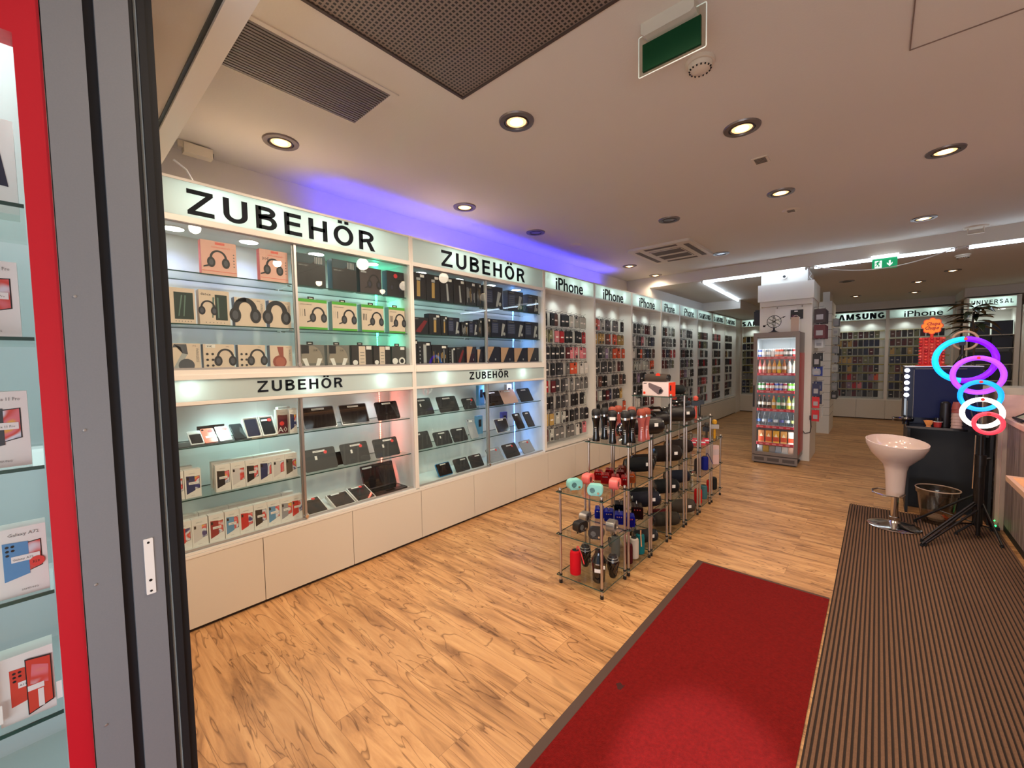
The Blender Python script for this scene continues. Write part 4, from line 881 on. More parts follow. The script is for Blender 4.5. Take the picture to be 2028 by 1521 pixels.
phone(.659, 'pink phone back with a red sticker on the black mat', 'pink')
phone(.733, 'silver phone back with a red sticker on the black mat', 'silver', .142)
phone(.812, 'large dark phone leaning face out beside the silver phone', 'dark', .15)
for i, u in enumerate((.885, .975)):
    t = tilt('opened_phone_box', f'open white box with a dark phone in it, {"beside the large dark phone" if i == 0 else "with a red sticker"}', 'phone box', u, .075, 1.042, R(38))
    ob('tray', G().box(-.043, 0, 0, .043, .028, .15).box(-.043, -.006, 0, -.038, 0, .15).box(.038, -.006, 0, .043, 0, .15).box(-.043, -.006, 0, .043, 0, .005).box(-.043, -.006, .145, .043, 0, .15), PAPER, t)
    ob('phone_screen', G().prism(rpoly(-.034, .012, .034, .138, .006), -.004, 0), MATS['dark_screen'] if i else mat('dark_blue_screen', rgb(40, 46, 70), .15), t)
    if i: ob('sale_sticker', G().lathe([(.013, -.0055), (.013, -.004)], 18, axis='y', c=(.018, 0, .118)), REDST, t); ob('price_tag', G().box(-.03, -.005, .112, .006, -.004, .126), PAPER, t)
t = phone_box(1.060, .09, 1.0405, 'dark red', 0, 'white phone box with large A01 lettering and a red sticker'); 
ob('print', (lambda g: (put(g, 'A01', -.034, .012, .035, 0, y=-.002), g)[1])(G().box(-.033, -.0012, .004, .033, -.0008, .125, 1)), [PAPER, mat('maroon_print', rgb(92, 30, 44), .5)], t); ob('sale_sticker', G().lathe([(.014, -.0018), (.014, -.0010)], 18, axis='y', c=(-.008, 0, .07)), REDST, t)
phone_box(1.123-.012, .055, 1.0405, 'dark blue', 0, 'white phone box picturing a dark blue phone, beside the A01 box').scale = (.62, 1, 1.02)
phone_box(1.095, .16, 1.0405, 'grey', 0, 'white phone box standing behind the A01 box').scale = (1, 1, 1.06)
# ---- tablets
TAGW = PAPER
def tablet(label, u, z, w, h, ang, d=.09, kind='front', frame='white', red=False, tag2=False, cat='tablet', yaw=0, tagx=0, stand=True):
    t = tilt('display_tablet', label, cat, u, d, z+.004, R(ang), yaw)
    fc = {'white': rgb(214, 214, 216), 'black': rgb(16, 16, 18), 'grey': rgb(150, 152, 158), 'rose': rgb(196, 160, 146), 'blue': rgb(30, 120, 170)}[frame]
    b = ob('body', G().prism(rpoly(-w/2, 0, w/2, h, .012), 0, .009), TINTG, t); b.color = (*fc, 1)
    if kind == 'front': ob('screen', G().prism(rpoly(-w/2+.006, .006, w/2-.006, h-.006, .008), -.0012, 0), MATS['tablet_glass'] if 'tablet_glass' in MATS else mat('tablet_glass', rgb(26, 20, 22), .06, coat=.4), t)
    elif kind == 'case': ob('cover', G().prism(rpoly(-w/2-.004, -.002, w/2+.004, h+.003, .014), -.002, 0), MATS['tablet_cover'] if 'tablet_cover' in MATS else mat('tablet_cover', rgb(24, 24, 26), .45), t)
    else: ob('camera_lens', G().lathe([(.005, -.002), (.006, 0)], 12, axis='y', c=(-w/2+.018, 0, h-.016)), BLACKG, t)
    ob('price_tag', G().box(tagx*w-w*.19, -.0032, h*.84, tagx*w+w*.19, -.0020, h*.92).box(tagx*w-w*.16, -.0036, h*.872, tagx*w+w*.16, -.0032, h*.888, 1), [PAPER, GREYT], t)
    if tag2: ob('info_sticker', G().box(-w*.16, -.0032, h*.50, -w*.09, -.0020, h*.68), PAPER, t)
    if red: ob('sale_sticker', G().lathe([(.0125, -.0036), (.0125, -.0020)], 18, axis='y', c=(tagx*w+w*.20, 0, h*.80)), REDST, t)
    if stand: ob('stand', G().prism([(.009, .02), (.009, .10), (.03, .05)], -w*.2, w*.2, plane='yz'), BLACK, t)
    return t
S1 = 'of the near showcase'
tablet('black tablet with a blue reflection on the upper shelf beside the joint', 1.315, 1.04, .235, .165, 24, frame='grey')
tablet('black tablet in the middle of the upper shelf '+S1, 1.580, 1.04, .225, .160, 24, frame='grey')
tablet('black tablet near the red light strip on the upper shelf', 1.868, 1.04, .205, .155, 24, frame='black')
tablet('tablet in a black cover with a red sticker, beside the joint on the lower shelf', 1.308, .742, .225, .155, 24, kind='case', frame='black', red=True, tag2=True)
tablet('tablet in a black cover with a red sticker, in the middle of the lower shelf', 1.575, .742, .215, .155, 24, kind='case', frame='black', red=True, tag2=True, tagx=.05)
tablet('tablet in a black cover with a red sticker, near the red light strip', 1.845, .742, .215, .150, 24, kind='case', frame='black', red=True, tag2=True, tagx=.1)
single('black_case_flap', G().box(-.05, 0, 0, .05, .012, .10), BLACK, 'open black cover flap between two tablets on the lower shelf', 'tablet cover', W(1.458, .14, .7425), RZ)
def lying(label, u, z, w, l, col, red, yaw=0):
    t = tilt('boxed_tablet', label, 'tablet', u, .055, z+.004, R(70), yaw)
    ob('white_box', G().box(-w/2, 0, 0, w/2, .026, l), PAPER, t); s = ob('screen', G().box(-w/2+.008, -.003, .008, w/2-.008, 0, l-.008), MATS['tablet_glass'], t)
    ob('price_tag', G().box(-w*.3, -.0042, l*.86, w*.1, -.003, l*.93), PAPER, t)
    if red: ob('sale_sticker', G().lathe([(.013, -.0046), (.013, -.003)], 18, axis='y', c=(w*.18, 0, l*.88)), REDST, t)
lying('dark tablet lying on a white box beside the lock, on the showcase floor', 1.255, .4505, .145, .19, 0, True)
lying('dark tablet on a white box, second on the showcase floor', 1.455, .4505, .16, .17, 0, False)
lying('dark tablet on a white box with a red sticker, next to the laptop', 1.625, .4505, .155, .19, 0, True)
t = thing('laptop_computer', 'open dark laptop on the showcase floor by the red light strip', 'laptop', W(1.855, .07, .4505), RZ, None)
ob('keyboard_base', G().prism(rpoly(-.15, 0, .15, .17, .008), 0, .012, plane='xy').box(-.13, .06, .012, .13, .155, .0128, 1).box(-.04, .01, .012, .04, .05, .0126, 1), [mat('laptop_shell', rgb(60, 52, 54), .3, .5), BLACKG], t)
ob('display', G().prism(rpoly(-.15, 0, .15, .20, .008), 0, .006).box(-.142, -.001, .01, .142, 0, .192, 1).box(-.135, -.002, .172, -.05, -.001, .186, 2), [MATS['laptop_shell'], MATS['tablet_glass'], PAPER], t, (0, .165, .012), (R(-20), 0, 0))
S2 = 'second showcase'
tablet('black cased tablet, first on the upper lit shelf of the second showcase', 2.225, 1.04, .19, .155, 28, kind='case', frame='black', tag2=True)
tablet('black tablet with a grey rim, second on the upper lit shelf', 2.505, 1.04, .225, .150, 28, kind='case', frame='grey')
tablet('small black cased tablet with a red tag on the upper lit shelf', 2.765, 1.04, .155, .11, 28, kind='case', frame='black', red=True, tagx=.1)
tablet('dark tablet just past the joint on the blue lit upper shelf', 3.13, 1.04, .235, .165, 30, frame='black')
tablet('rose gold tablet back on the blue lit upper shelf', 3.37, 1.04, .235, .165, 30, kind='back', frame='rose')
tablet('black cased tablet last on the blue lit upper shelf', 3.645, 1.04, .21, .160, 30, kind='case', frame='black')
tablet('black cased tablet, first on the lower shelf of the second showcase', 2.205, .742, .17, .155, 28, kind='case', frame='black', tagx=-.2)
tablet('black cased tablet with a printed chart on the lower shelf', 2.43, .742, .185, .125, 28, kind='case', frame='black', tag2=True)
tablet('black cased tablet with a white tag on the lower shelf', 2.635, .742, .17, .13, 28, kind='case', frame='black', tagx=.1)
tablet('silver tablet standing upright against the side on the lower shelf', 2.815, .742, .105, .20, 22, kind='back', frame='grey')
tablet('white framed tablet on a white box on the blue lit lower shelf', 3.24, .742, .20, .155, 24, frame='white')
tablet('tall dark tablet leaning on the blue lit lower shelf', 3.535, .742, .12, .19, 30, frame='black')
tablet('tall dark tablet at the end of the blue lit lower shelf', 3.715, .742, .12, .19, 30, frame='black')
tablet('small tablet in a blue bumper on the lit showcase floor', 2.44, .4505, .165, .125, 30, kind='front', frame='blue')
tablet('black cased tablet with one white label on the lit showcase floor', 2.655, .4505, .17, .125, 30, kind='case', frame='black', tagx=.2)
tablet('black cased tablet with two white labels on the lit showcase floor', 2.85, .4505, .16, .125, 30, kind='case', frame='black', tagx=.2)
tablet('silver tablet back, first on the blue lit showcase floor', 3.14, .4505, .20, .155, 36, kind='back', frame='grey', red=True)
tablet('dark grey tablet back between two silver ones on the blue lit floor', 3.39, .4505, .22, .155, 34, kind='case', frame='grey', red=True)
tablet('silver tablet back at the end of the blue lit showcase floor', 3.67, .4505, .20, .155, 36, kind='back', frame='grey', red=True)
for (u, z, h, c, s) in ((3.06, 1.0405, .21, 'light blue', 'upper shelf beside the joint'), (3.03, .7425, .19, 'light blue', 'lower shelf beside the joint'), (3.50, 1.0405, .20, 'white', 'upper shelf behind the tablets'), (3.42, .7425, .19, 'purple', 'lower shelf behind the tablets')):
    o = single('upright_box', G().box(-.04, 0, 0, .04, .04, h).box(-.02, -.001, h*.4, .02, 0, h*.8, 1), [TINTP, DBOX], f'tall {c} box on the blue lit {s}', 'product box', W(u, .24, z), RZ, color=rgb(*PHC[c]))
# ---- goods in the entrance window (fronts face the viewer, +X side)
WM = {'white': PAPER}
def wbox(y0, y1, z, h, label, deco, mats, d=.10):
    w = y1-y0; g = G().box(-w/2, 0, 0, w/2, .05, h, 0); deco(g, w, h)
    return single('window_phone_box', g, mats, label, 'phone box', (-1.35-d, (y0+y1)/2, z+.001), RZ, smooth=0)
def dph(back, st, big=None, name=None):
    def f(g, w, h):
        g.add([(w*a, -.0008, h*b) for a, b in ((-.30, .24), (.16, .30), (.16, .78), (-.30, .80))], [(0, 1, 2, 3)], 1)
        g.add([(w*a, -.0004, h*b) for a, b in ((.05, .32), (.40, .38), (.40, .78), (.05, .76))], [(0, 1, 2, 3)], 3); g.add([(w*a, -.0006, h*b) for a, b in ((.08, .335), (.38, .39), (.38, .77), (.08, .745))], [(0, 1, 2, 3)], 2)
        for i in range(3): circ(g, -w*.22, h*(.74-.06*i), h*.018, 3, y=-.0012, n=10)
        for i in range(2): circ(g, -w*.12, h*(.74-.06*i), h*.018, 3, y=-.0012, n=10)
        if name: put(g, name, -w*.2, h*.88, h*.045, 4, maxw=w*.6); put(g, 'SAMSUNG', -w*.02, h*.07, h*.025, 4)
        flat(g, -w*.16, h*.50, w*.36, h*.59, 5, y=-.0016); put(g, name or 'A13 128GB', -w*.14, h*.525, h*.03, 4, y=-.002, maxw=w*.45)
        if st: circ(g, w*.30, h*.46, h*.075, 6, y=-.0024, n=18); put(g, '329', w*.21, h*.44, h*.035, 7, y=-.0028)
        if big:
            g.add([(w*a, -.0026, h*b) for a, b in ((-.02, .04), (.46, .14), (.46, .86), (-.02, .90))], [(0, 1, 2, 3)], 3); g.add([(w*a, -.0028, h*b) for a, b in ((.0, .06), (.44, .155), (.44, .845), (.0, .88))], [(0, 1, 2, 3)], 1); g.add([(w*a, -.0030, h*b) for a, b in ((.05, .5), (.38, .45), (.40, .72), (.1, .8))], [(0, 1, 2, 3)], 2)
            put(g, big, w*.06, h*.12, h*.26, 0, y=-.0033, bold=.03); flat(g, w*.0, h*.40, w*.30, h*.48, 5, y=-.0035)
    return f
WMM = lambda c: [PAPER, mat('window_print_%d' % sum(c), rgb(*c), .5), WPAPER, DBOX, GREYT, MATS['price_sticker'], REDST, BLACK]
wbox(-.088, -.008, 1.0, .152, 'white phone box picturing a blue phone with a red price sticker', dph(0, 1, None, 'Galaxy A72'), WMM((88, 146, 196)), .06)
wbox(-.172, -.092, 1.0, .148, 'white phone box cut off by the picture edge, beside the blue phone one', dph(0, 1, None, 'Galaxy A52'), WMM((200, 170, 190)), .06)
wbox(-.094, -.012, .715, .150, 'white phone box with a red printed screen, beside the red window frame', dph(0, 0, '11'), WMM((214, 66, 48)), .07)
wbox(-.182, -.100, .715, .150, 'white phone box with a red printed screen, next one from the frame', dph(0, 0, '11'), WMM((206, 74, 56)), .06)
wbox(-.125, -.020, 1.286, .165, 'white phone box with dark and colourful phones on the middle window shelf', dph(0, 0, None, 'Redmi Note 11 Pro'), WMM((56, 60, 66)), .07)
wbox(-.125, -.020, 1.57, .165, 'white phone box with an orange phone on the upper window shelf', dph(0, 0, None, 'Redmi Note 10 Pro'), WMM((222, 130, 84)), .09)
single('window_laptop_box', G().box(-.16, 0, 0, .16, .07, .21, 0).add([(.0, -.001, .075), (.147, -.001, .060), (.138, -.001, .135), (.0, -.001, .15)], [(0, 1, 2, 3)], 1).box(.08, -.001, .018, .11, 0, .03, 2), [PAPER, mat('navy_laptop_print', rgb(26, 30, 56), .4), GREYT], 'large white laptop box on the top window shelf', 'laptop box', (-1.50, -.17, 1.8555), RZ, smooth=0)
# ================================================================ glass racks with speakers
STEEL = mat('brushed_steel_tube', rgb(196, 186, 176), .28, .9)
RX0, RX1 = -1.575, -1.265
def rack(y0, y1, levels, label):
    t = thing('glass_shelf_rack', label, 'shelf rack', (0, 0, 0)); top = max(levels)
    for x in (RX0, RX1):
        for y in (y0, y1):
            g = G().lathe([(.0115, 0), (.0115, .022), (.0085, .024)], 12, 1, (x, y, 0)).cyl((x, y, .024), (x, y, top+.012), .0085, 12)
            g.lathe([(.0, top+.026), (.008, top+.022), (.0115, top+.014), (.0105, top+.008), (.0085, top+.002)][::-1], 12, 0, (x, y, 0))
            for z in levels:
                g.lathe([(.0085, z-.018), (.0108, z-.016), (.0108, z-.006)], 12, 0, (x, y, 0)).lathe([(.0108, z-.006), (.0112, z-.004), (.0112, z+.002), (.0108, z+.004)], 12, 1, (x, y, 0))
            ob('post', g, [STEEL, BLACK], t)
    for z in levels:
        a, b = y0-.018, y1+.018; c, d = RX0-.02, RX1+.02
        ob('glass_shelf', G().box(c, a, z-.006, d, b, z).box(c-.0015, a, z-.006, c, b, z, 1).box(d, a, z-.006, d+.0015, b, z, 1).box(c, a-.0015, z-.006, d, a, z, 1), [glass('rack_glass', (.94, .96, .94), 1.3), GEDGE], t)
    return t
L3, L4 = [.062, .342, .627], [.05, .328, .610, .907]
RK = [(2.258, 2.572, L3, 'low glass and steel rack nearest the entrance, holding small retro speakers'), (2.628, 2.975, L4, 'glass and steel rack with microphones on its top shelf'),
      (3.012, 3.325, L4, 'glass and steel rack with black boomboxes, before the tallest rack'), (3.400, 3.716, L4[:3]+[.907, 1.187], 'tallest glass and steel rack with a boxed speaker on top'),
      (3.778, 4.095, L4, 'glass and steel rack with a large black boombox, past the tallest rack'), (4.164, 4.478, [.07, .36, .640, .908], 'glass and steel rack with microphone stands on top'), (4.545, 4.852, [.085, .363, .645], 'low glass and steel rack farthest from the entrance')]
for r in RK: rack(*r)
# --- small retro speakers
def retro(label, x, y, z, col, rz, metal=False, dark=False):
    t = thing('retro_speaker', label, 'speaker', (x, y, z+.001), rz, 'small retro speakers on the low rack')
    m = mat('cast_silver', rgb(170, 166, 162), .3, .7) if metal else TINT
    b = ob('body', G().prism(rpoly(-.048, .012, .048, .080, .026, 6), -.026, .026), m, t); b.color = (*col, 1)
    f = ob('front_panel', G().prism(rpoly(-.044, .016, .044, .076, .023, 6), -.029, -.026), m, t); f.color = (*[min(1, c*1.08) for c in col], 1)
    for i in range(7):
        hw = math.sqrt(max(0, .017**2-((i-3)*.005)**2)); ob('grille_slot', G().box(-.015-hw, -.0302, .047+(i-3)*.005-.0012, -.015+hw, -.0290, .047+(i-3)*.005+.0012), DBOX if not dark else GREYT, t)
    ob('tuning_knob', G().lathe([(0, -.034), (.007, -.034), (.008, -.029)], 16, axis='y', c=(.022, 0, .030)), mat('knob_brass', rgb(196, 170, 140), .25, .8), t)
    for i in range(4): ob('button', G().lathe([(.0018, -.0305), (.0018, -.029)], 8, axis='y', c=(-.018+i*.008, 0, .024)), GREYT, t)
    for sx in (-.026, .026): ob('foot', G().cyl((sx, 0, 0), (sx*.9, 0, .016), .0035, 8, r2=.006), m, t).color = (*col, 1)
    return t
MINT, CORALC, BLK = rgb(138, 204, 196), rgb(232, 110, 104), rgb(30, 26, 24)
CC = rgb(180, 176, 172)
retro('mint retro speaker facing out at the front corner of the low rack top', -1.335, 2.305, .627, MINT, R(22))
retro('mint retro speaker at the far front corner of the low rack top', -1.505, 2.325, .627, MINT, R(58))
retro('coral retro speaker turned aside behind the mint pair, wall side', -1.50, 2.49, .627, CORALC, R(96))
retro('coral retro speaker turned aside behind the mint pair, aisle side', -1.300, 2.50, .627, CORALC, R(100))
retro('silver retro speaker turned aside on the middle shelf, wall side', -1.535, 2.505, .342, CC, R(96), True)
retro('silver retro speaker turned aside on the middle shelf, aisle side', -1.315, 2.485, .342, CC, R(98), True)
retro('dark brown retro speaker facing out on the middle shelf', -1.335, 2.315, .342, BLK, R(20), dark=True)
retro('dark brown retro speaker turned sideways on the middle shelf, wall side', -1.475, 2.345, .342, BLK, R(80), dark=True)
# --- upright bottle speakers
def cylsp(label, x, y, z, r, h, col, rz=0, strap=None, group=None, tagged=False):
    t = thing('cylinder_speaker', label, 'speaker', (x, y, z+.001), rz, group)
    b = ob('body', G().lathe([(r*.7, 0), (r*.96, .006), (r, .02), (r, h-.03), (r*.92, h-.008), (r*.6, h)], 24), mat('speaker_mesh', 'obj', .7, spec=.15), t); b.color = (*col, 1)
    ob('top_cap', G().lathe([(r*.6, h), (r*.5, h+.003), (0, h+.003)], 20), RUBBER, t)
    if strap: ob('strap', G().tube([(r*.3, 0, h), (r*.4, 0, h+.03), (r*.8, -.01, h+.035), (r+.02, -.02, h), (r+.05, -.03, h-.06)], .0035, 6), mat('strap_cloth', 'obj', .8), t).color = (*strap, 1)
    if tagged: ob('price_tag', G().box(-.018, -r-.0025, h*.40, .018, -r+.001, h*.52), PAPER, t)
    return t
Z0 = .062
cylsp('bright red bottle shaped speaker at the bottom corner of the low rack', -1.495, 2.315, Z0, .037, .165, rgb(206, 20, 34), 0, rgb(220, 50, 60))
cylsp('pale grey cylinder speaker on the bottom shelf of the microphone rack', -1.305, 2.80, .05, .034, .15, rgb(196, 184, 168))
cylsp('teal cylinder speaker with an orange strap on the bottom shelf', -1.300, 2.895, .05, .032, .15, rgb(24, 106, 110), R(-40), rgb(226, 150, 96))
cylsp('dark red cylinder speaker beside the pale grey one on the bottom shelf', -1.30, 2.70, .05, .030, .145, rgb(70, 14, 20))
cylsp('clear grey cylinder speaker behind the front posts on the bottom shelf', -1.42, 2.74, .05, .032, .155, rgb(120, 122, 118), 0, rgb(170, 150, 90))
def torch(label, x, y, z, s=1, rz=0):
    t = thing('torch_speaker', label, 'speaker', (x, y, z+.001), rz, 'torch shaped speakers')
    ob('body', G().lathe([(.020*s, 0), (.024*s, .01), (.036*s, .085), (.040*s, .105), (.038*s, .112)], 20), BLACKG, t)
    for i in range(8):
        a = 2*PI*i/8; ob('rib', G().tube([(math.cos(a+k*.16)*(.021+.0022*k*1.0)*s*1.12, math.sin(a+k*.16)*(.021+.0022*k)*s*1.12, .012+k*.0135) for k in range(8)], .0028*s, 5), BLACKG, t)
    ob('flame_cover', G().lathe([(.038*s, .112), (.034*s, .128), (.024*s, .150), (.0, .156)], 20), mat('smoked_cover', rgb(50, 46, 44), .2), t)
    g = G()
    for k in (0, 1): g.ring((0, 0, .118+.016*k), (.037-.005*k)*s, .0022, 24, 6, nrm='z')
    ob('trim_rings', g, mat('grey_dots', rgb(170, 168, 164), .3, .6), t)
    return t
torch('black flame torch speaker behind the red one on the low rack', -1.505, 2.455, Z0, 1)
torch('black flame torch speaker at the aisle side of the low rack bottom', -1.285, 2.44, Z0, 1)
t = thing('karaoke_speaker', 'tall black ribbed speaker with white price label at the low rack corner', 'speaker', (-1.330, 2.335, Z0+.001), R(20))
ob('body', G().lathe([(.034, 0), (.040, .008), (.042, .09), (.046, .12), (.050, .135), (.044, .150), (.036, .165), (.026, .185), (.024, .21), (.0, .215)], 24), BLACKG, t)
ob('price_tag', G().box(-.020, -.0445, .075, .020, -.040, .098), PAPER, t); ob('price_tag', G().box(.02, -.046, .105, .046, -.040, .125), PAPER, t); ob('badge', G().box(-.012, -.052, .128, .012, -.046, .134), ALU, t)
# --- microphones
def mic_base(col, grip, name):
    t = thing('karaoke_microphone', name, 'microphone', (0, 0, -5))
    b = ob('handle', G().lathe([(.026, 0), (.027, .006), (.021, .05), (.0195, .09), (.024, .14), (.031, .165), (.031, .172)], 24), TINTG, t); b.color = (*col, 1)
    g = ob('grille_head', G().lathe([(.030, .186), (.0325, .196), (.031, .218), (.022, .232), (0, .236)], 24), mat('mic_grille', 'obj', .55), t); g.color = (*grip, 1)
    ob('chrome_ring', G().lathe([(.031, .172), (.034, .174), (.034, .178), (.031, .180)], 24), CHROME, t); ob('chrome_ring', G().lathe([(.030, .180), (.033, .182), (.033, .186), (.030, .188)], 24), CHROME, t)
    for i in range(3):
        for sx in (-.004, .004): ob('button', G().lathe([(.0022, -.0225), (.0022, -.018)], 8, axis='y', c=(sx, 0, .075+.013*i)), PAPER, t)
    return t
MB = mic_base(rgb(14, 12, 12), rgb(18, 14, 14), 'black'); MP = mic_base(rgb(186, 96, 88), rgb(148, 62, 40), 'rose')
MT = .908
first = {'b': MB, 'p': MP}; used = set()
for k, x, y, rz, s in (('b', -1.535, 2.665, 20, 'at the wall side front corner'), ('b', -1.518, 2.760, 60, 'behind the corner one, wall side'), ('b', -1.395, 2.650, 35, 'with a price label, in the front middle'),
                       ('b', -1.305, 2.665, 10, 'at the aisle side front corner'), ('b', -1.30, 2.755, 40, 'second along the aisle side'), ('p', -1.270, 2.845, 40, 'nearest along the aisle side'), ('p', -1.268, 2.925, 40, 'farthest along the aisle side'),
                       ('p', -1.500, 2.850, 20, 'behind the wall side black ones'), ('p', -1.500, 2.945, 20, 'farthest at the wall side'), ('p', -1.385, 2.935, 0, 'in the middle of the back')):
    lb = f'{"black" if k == "b" else "rose gold"} karaoke microphone {s} of the glass top'
    o = first[k] if k not in used else dup(first[k], (x, y, MT+.001), R(rz)); used.add(k)
    o.location = (x, y, MT+.001); o.rotation_euler = (0, 0, R(rz)); o['label'] = lb; o['group'] = 'karaoke microphones on the rack top'
    if 'price label' in s: ob('price_tag', G().box(-.024, -.035, .168, .016, -.0335, .190), PAPER, o)
t = thing('chrome_lamp_speaker', 'black and chrome round speaker between the microphones', 'speaker', (-1.395, 2.80, MT+.001), R(70))
ob('body', G().lathe([(0, -.03), (.035, -.03), (.052, -.01), (.052, .01), (.030, .03)], 24, axis='y', c=(0, 0, .075)), BLACKG, t); ob('chrome_rim', G().ring((0, -.022, .075), .048, .004, 30, 6), CHROME, t); ob('base', G().lathe([(.038, 0), (.034, .008), (.012, .026)], 20), CHROME, t)
# --- jukebox cube speakers (red and blue)
def cube_speaker(label, x, y, z, col, rz, group, s=1):
    t = thing('mini_cube_speaker', label, 'speaker', (x, y, z+.001), rz, group)
    b = ob('body', G().prism(rpoly(-.034*s, .004, .034*s, .075*s, .012, 4), -.042*s, .042*s), mat('metallic_shell', 'obj', .16, .75), t); b.color = (*col, 1)
    f = ob('front_grille', G().prism(rpoly(-.028*s, .010, .028*s, .069*s, .010, 4), -.045*s, -.042*s), MATS['metallic_shell'], t); f.color = (*[c*.55 for c in col], 1)
    for i in range(3): ob('dial', G().lathe([(.0045, -.048*s), (.0045, -.045*s)], 12, axis='y', c=((i-1)*.015*s, 0, .060*s)), CHROME, t)
    h = ob('handle', G().tube([(0, -.03*s, .074*s), (0, -.03*s, .088*s), (0, .03*s, .088*s), (0, .03*s, .074*s)], .0028, 6), CHROME, t)
    ob('foot', G().box(-.024*s, -.03*s, 0, .024*s, .03*s, .005), RUBBER, t)
    return t
RED_, AMB, BLU_ = rgb(190, 24, 24), rgb(196, 96, 36), rgb(24, 44, 190)
for x, y, c, s in ((-1.54, 2.705, RED_, 'wall side front'), (-1.46, 2.66, RED_, 'second from the wall side'), (-1.385, 2.672, RED_, 'second from the aisle side'), (-1.318, 2.69, RED_, 'aisle side front corner'),
                   (-1.500, 2.80, RED_, 'middle row, wall side'), (-1.410, 2.80, rgb(120, 22, 22), 'middle row, centre'), (-1.325, 2.79, AMB, 'amber one by the aisle'), (-1.455, 2.92, rgb(150, 60, 40), 'back row')):
    cube_speaker(f'{"amber" if c == AMB else "metallic red"} mini speaker with dials, {s}', x, y, .610, c, R(28), 'metallic mini speakers under the microphones', .9)
for x, y, s in ((-1.530, 2.700, 'wall side'), (-1.450, 2.695, 'second from the wall'), (-1.365, 2.690, 'second from the aisle'), (-1.290, 2.700, 'aisle side')):
    cube_speaker(f'metallic blue mini speaker with dials, {s}', x, y, .328, BLU_, R(28), 'metallic blue mini speakers')
cube_speaker('dark brown mini speaker behind the blue ones', -1.315, 2.87, .328, rgb(44, 30, 26), R(28), 'dark mini speakers', 1.25)
cube_speaker('dark mini speaker behind the blue ones, wall side', -1.45, 2.86, .328, rgb(30, 30, 36), R(28), 'dark mini speakers', 1.15)
# --- drum speakers / boomboxes lying on the shelves
def drum(label, x, y, z, r, l, rz, col=(20, 18, 20), handle=False, cap=(30, 34, 38), tagged=True, logo=None, squash=1.0, kind='drum_speaker'):
    t = thing(kind, label, 'speaker', (x, y, z+.001), R(rz), None)
    g = G(); g.M = Matrix.Diagonal((1, 1, squash, 1)); c0 = (0, 0, r)
    g.lathe([(r*.88, -l/2), (r*.98, -l/2+.02), (r, 0), (r*.98, l/2-.02), (r*.88, l/2)], 28, axis='x', c=c0); b = ob('body', g, MATS['speaker_mesh'] if not handle else TINT, t); b.color = (*rgb(*col), 1)
    for s in (-1, 1):
        g = G(); g.M = Matrix.Diagonal((1, 1, squash, 1)); q = s*l/2
        g.lathe([(r*.88, q), (r*.86, q+s*.010), (r*.70, q+s*.004), (r*.30, q+s*.008), (0, q+s*.010)], 24, axis='x', c=c0); e = ob('end_cap', g, TINTG, t); e.color = (*rgb(*cap), 1)
    if handle:
        hz = 2*r*squash
        ob('handle', G().tube([(-l*.34, 0, hz*.80), (-l*.32, 0, hz*1.08), (-l*.22, 0, hz*1.22), (l*.22, 0, hz*1.22), (l*.32, 0, hz*1.08), (l*.34, 0, hz*.80)], .012, 8), BLACKG, t)
        ob('control_panel', G().prism(rpoly(-l*.16, hz*.80, l*.16, hz*1.02, .01), -r*.35, r*.35), BLACKG, t)
    if tagged: ob('price_tag', G().box(l*.16, -r*1.06, r*squash*1.0, l*.16+.030, -r*1.02, r*squash*1.0+.026), PAPER, t)
    if logo: ob('logo', G().lathe([(.020, -.002), (.020, .0)], 18, axis='y', c=(l*.12, -r*.80, r*1.62)), mat('orange_red_logo', rgb(230, 52, 30), .4), t)
    return t
drum('glossy black boombox with handle and a square price label beside the microphones', -1.36, 3.12, .907, .070, .24, 52, handle=True)
drum('black boombox with handle behind the labelled one', -1.475, 3.245, .907, .066, .22, 48, handle=True, tagged=False)
drum('large black boombox with handle on the rack past the tallest one', -1.40, 3.94, .907, .074, .26, 50, handle=True)
drum('black boombox under the boxed speaker in the tallest rack', -1.47, 3.56, .907, .066, .22, 48, handle=True, tagged=False)
for i, (x, y, z, r, l, rz, c, s) in enumerate((
    (-1.40, 3.09, .610, .058, .20, 48, (20, 22, 24), 'on the third shelf of the boombox rack, front'), (-1.45, 3.275, .610, .050, .18, 48, (34, 24, 20), 'on the third shelf of the boombox rack, back'),
    (-1.36, 3.55, .610, .070, .22, 50, (34, 26, 22), 'on the third shelf of the tallest rack'), (-1.39, 3.93, .610, .064, .22, 50, (36, 26, 24), 'on the third shelf past the tallest rack'),
    (-1.37, 3.12, .328, .060, .22, 48, (26, 26, 36), 'on the second shelf of the boombox rack, front'), (-1.45, 3.26, .328, .052, .20, 44, (24, 26, 28), 'on the second shelf of the boombox rack, back'),
    (-1.37, 3.55, .328, .062, .20, 50, (22, 24, 26), 'on the second shelf of the tallest rack'), (-1.40, 3.92, .328, .060, .20, 50, (26, 30, 44), 'on the second shelf past the tallest rack'),
    (-1.36, 3.10, .05, .050, .18, 52, (40, 40, 42), 'on the bottom shelf of the boombox rack'), (-1.36, 3.52, .05, .060, .22, 50, (52, 46, 38), 'on the bottom shelf of the tallest rack'),
    (-1.36, 3.92, .05, .064, .22, 50, (70, 62, 54), 'on the bottom shelf past the tallest rack'), (-1.46, 2.90, .05, .044, .16, 46, (206, 192, 172), 'pale one on the bottom shelf of the microphone rack'),
    (-1.45, 3.62, .05, .05, .16, 46, (90, 20, 24), 'dark red one on the bottom shelf of the tallest rack'))):
    lb = ('black drum speaker ' if max(c) < 50 else 'drum speaker ')+s
    drum(lb, x, y, z, r, l, rz, c, tagged=i % 2 == 0)
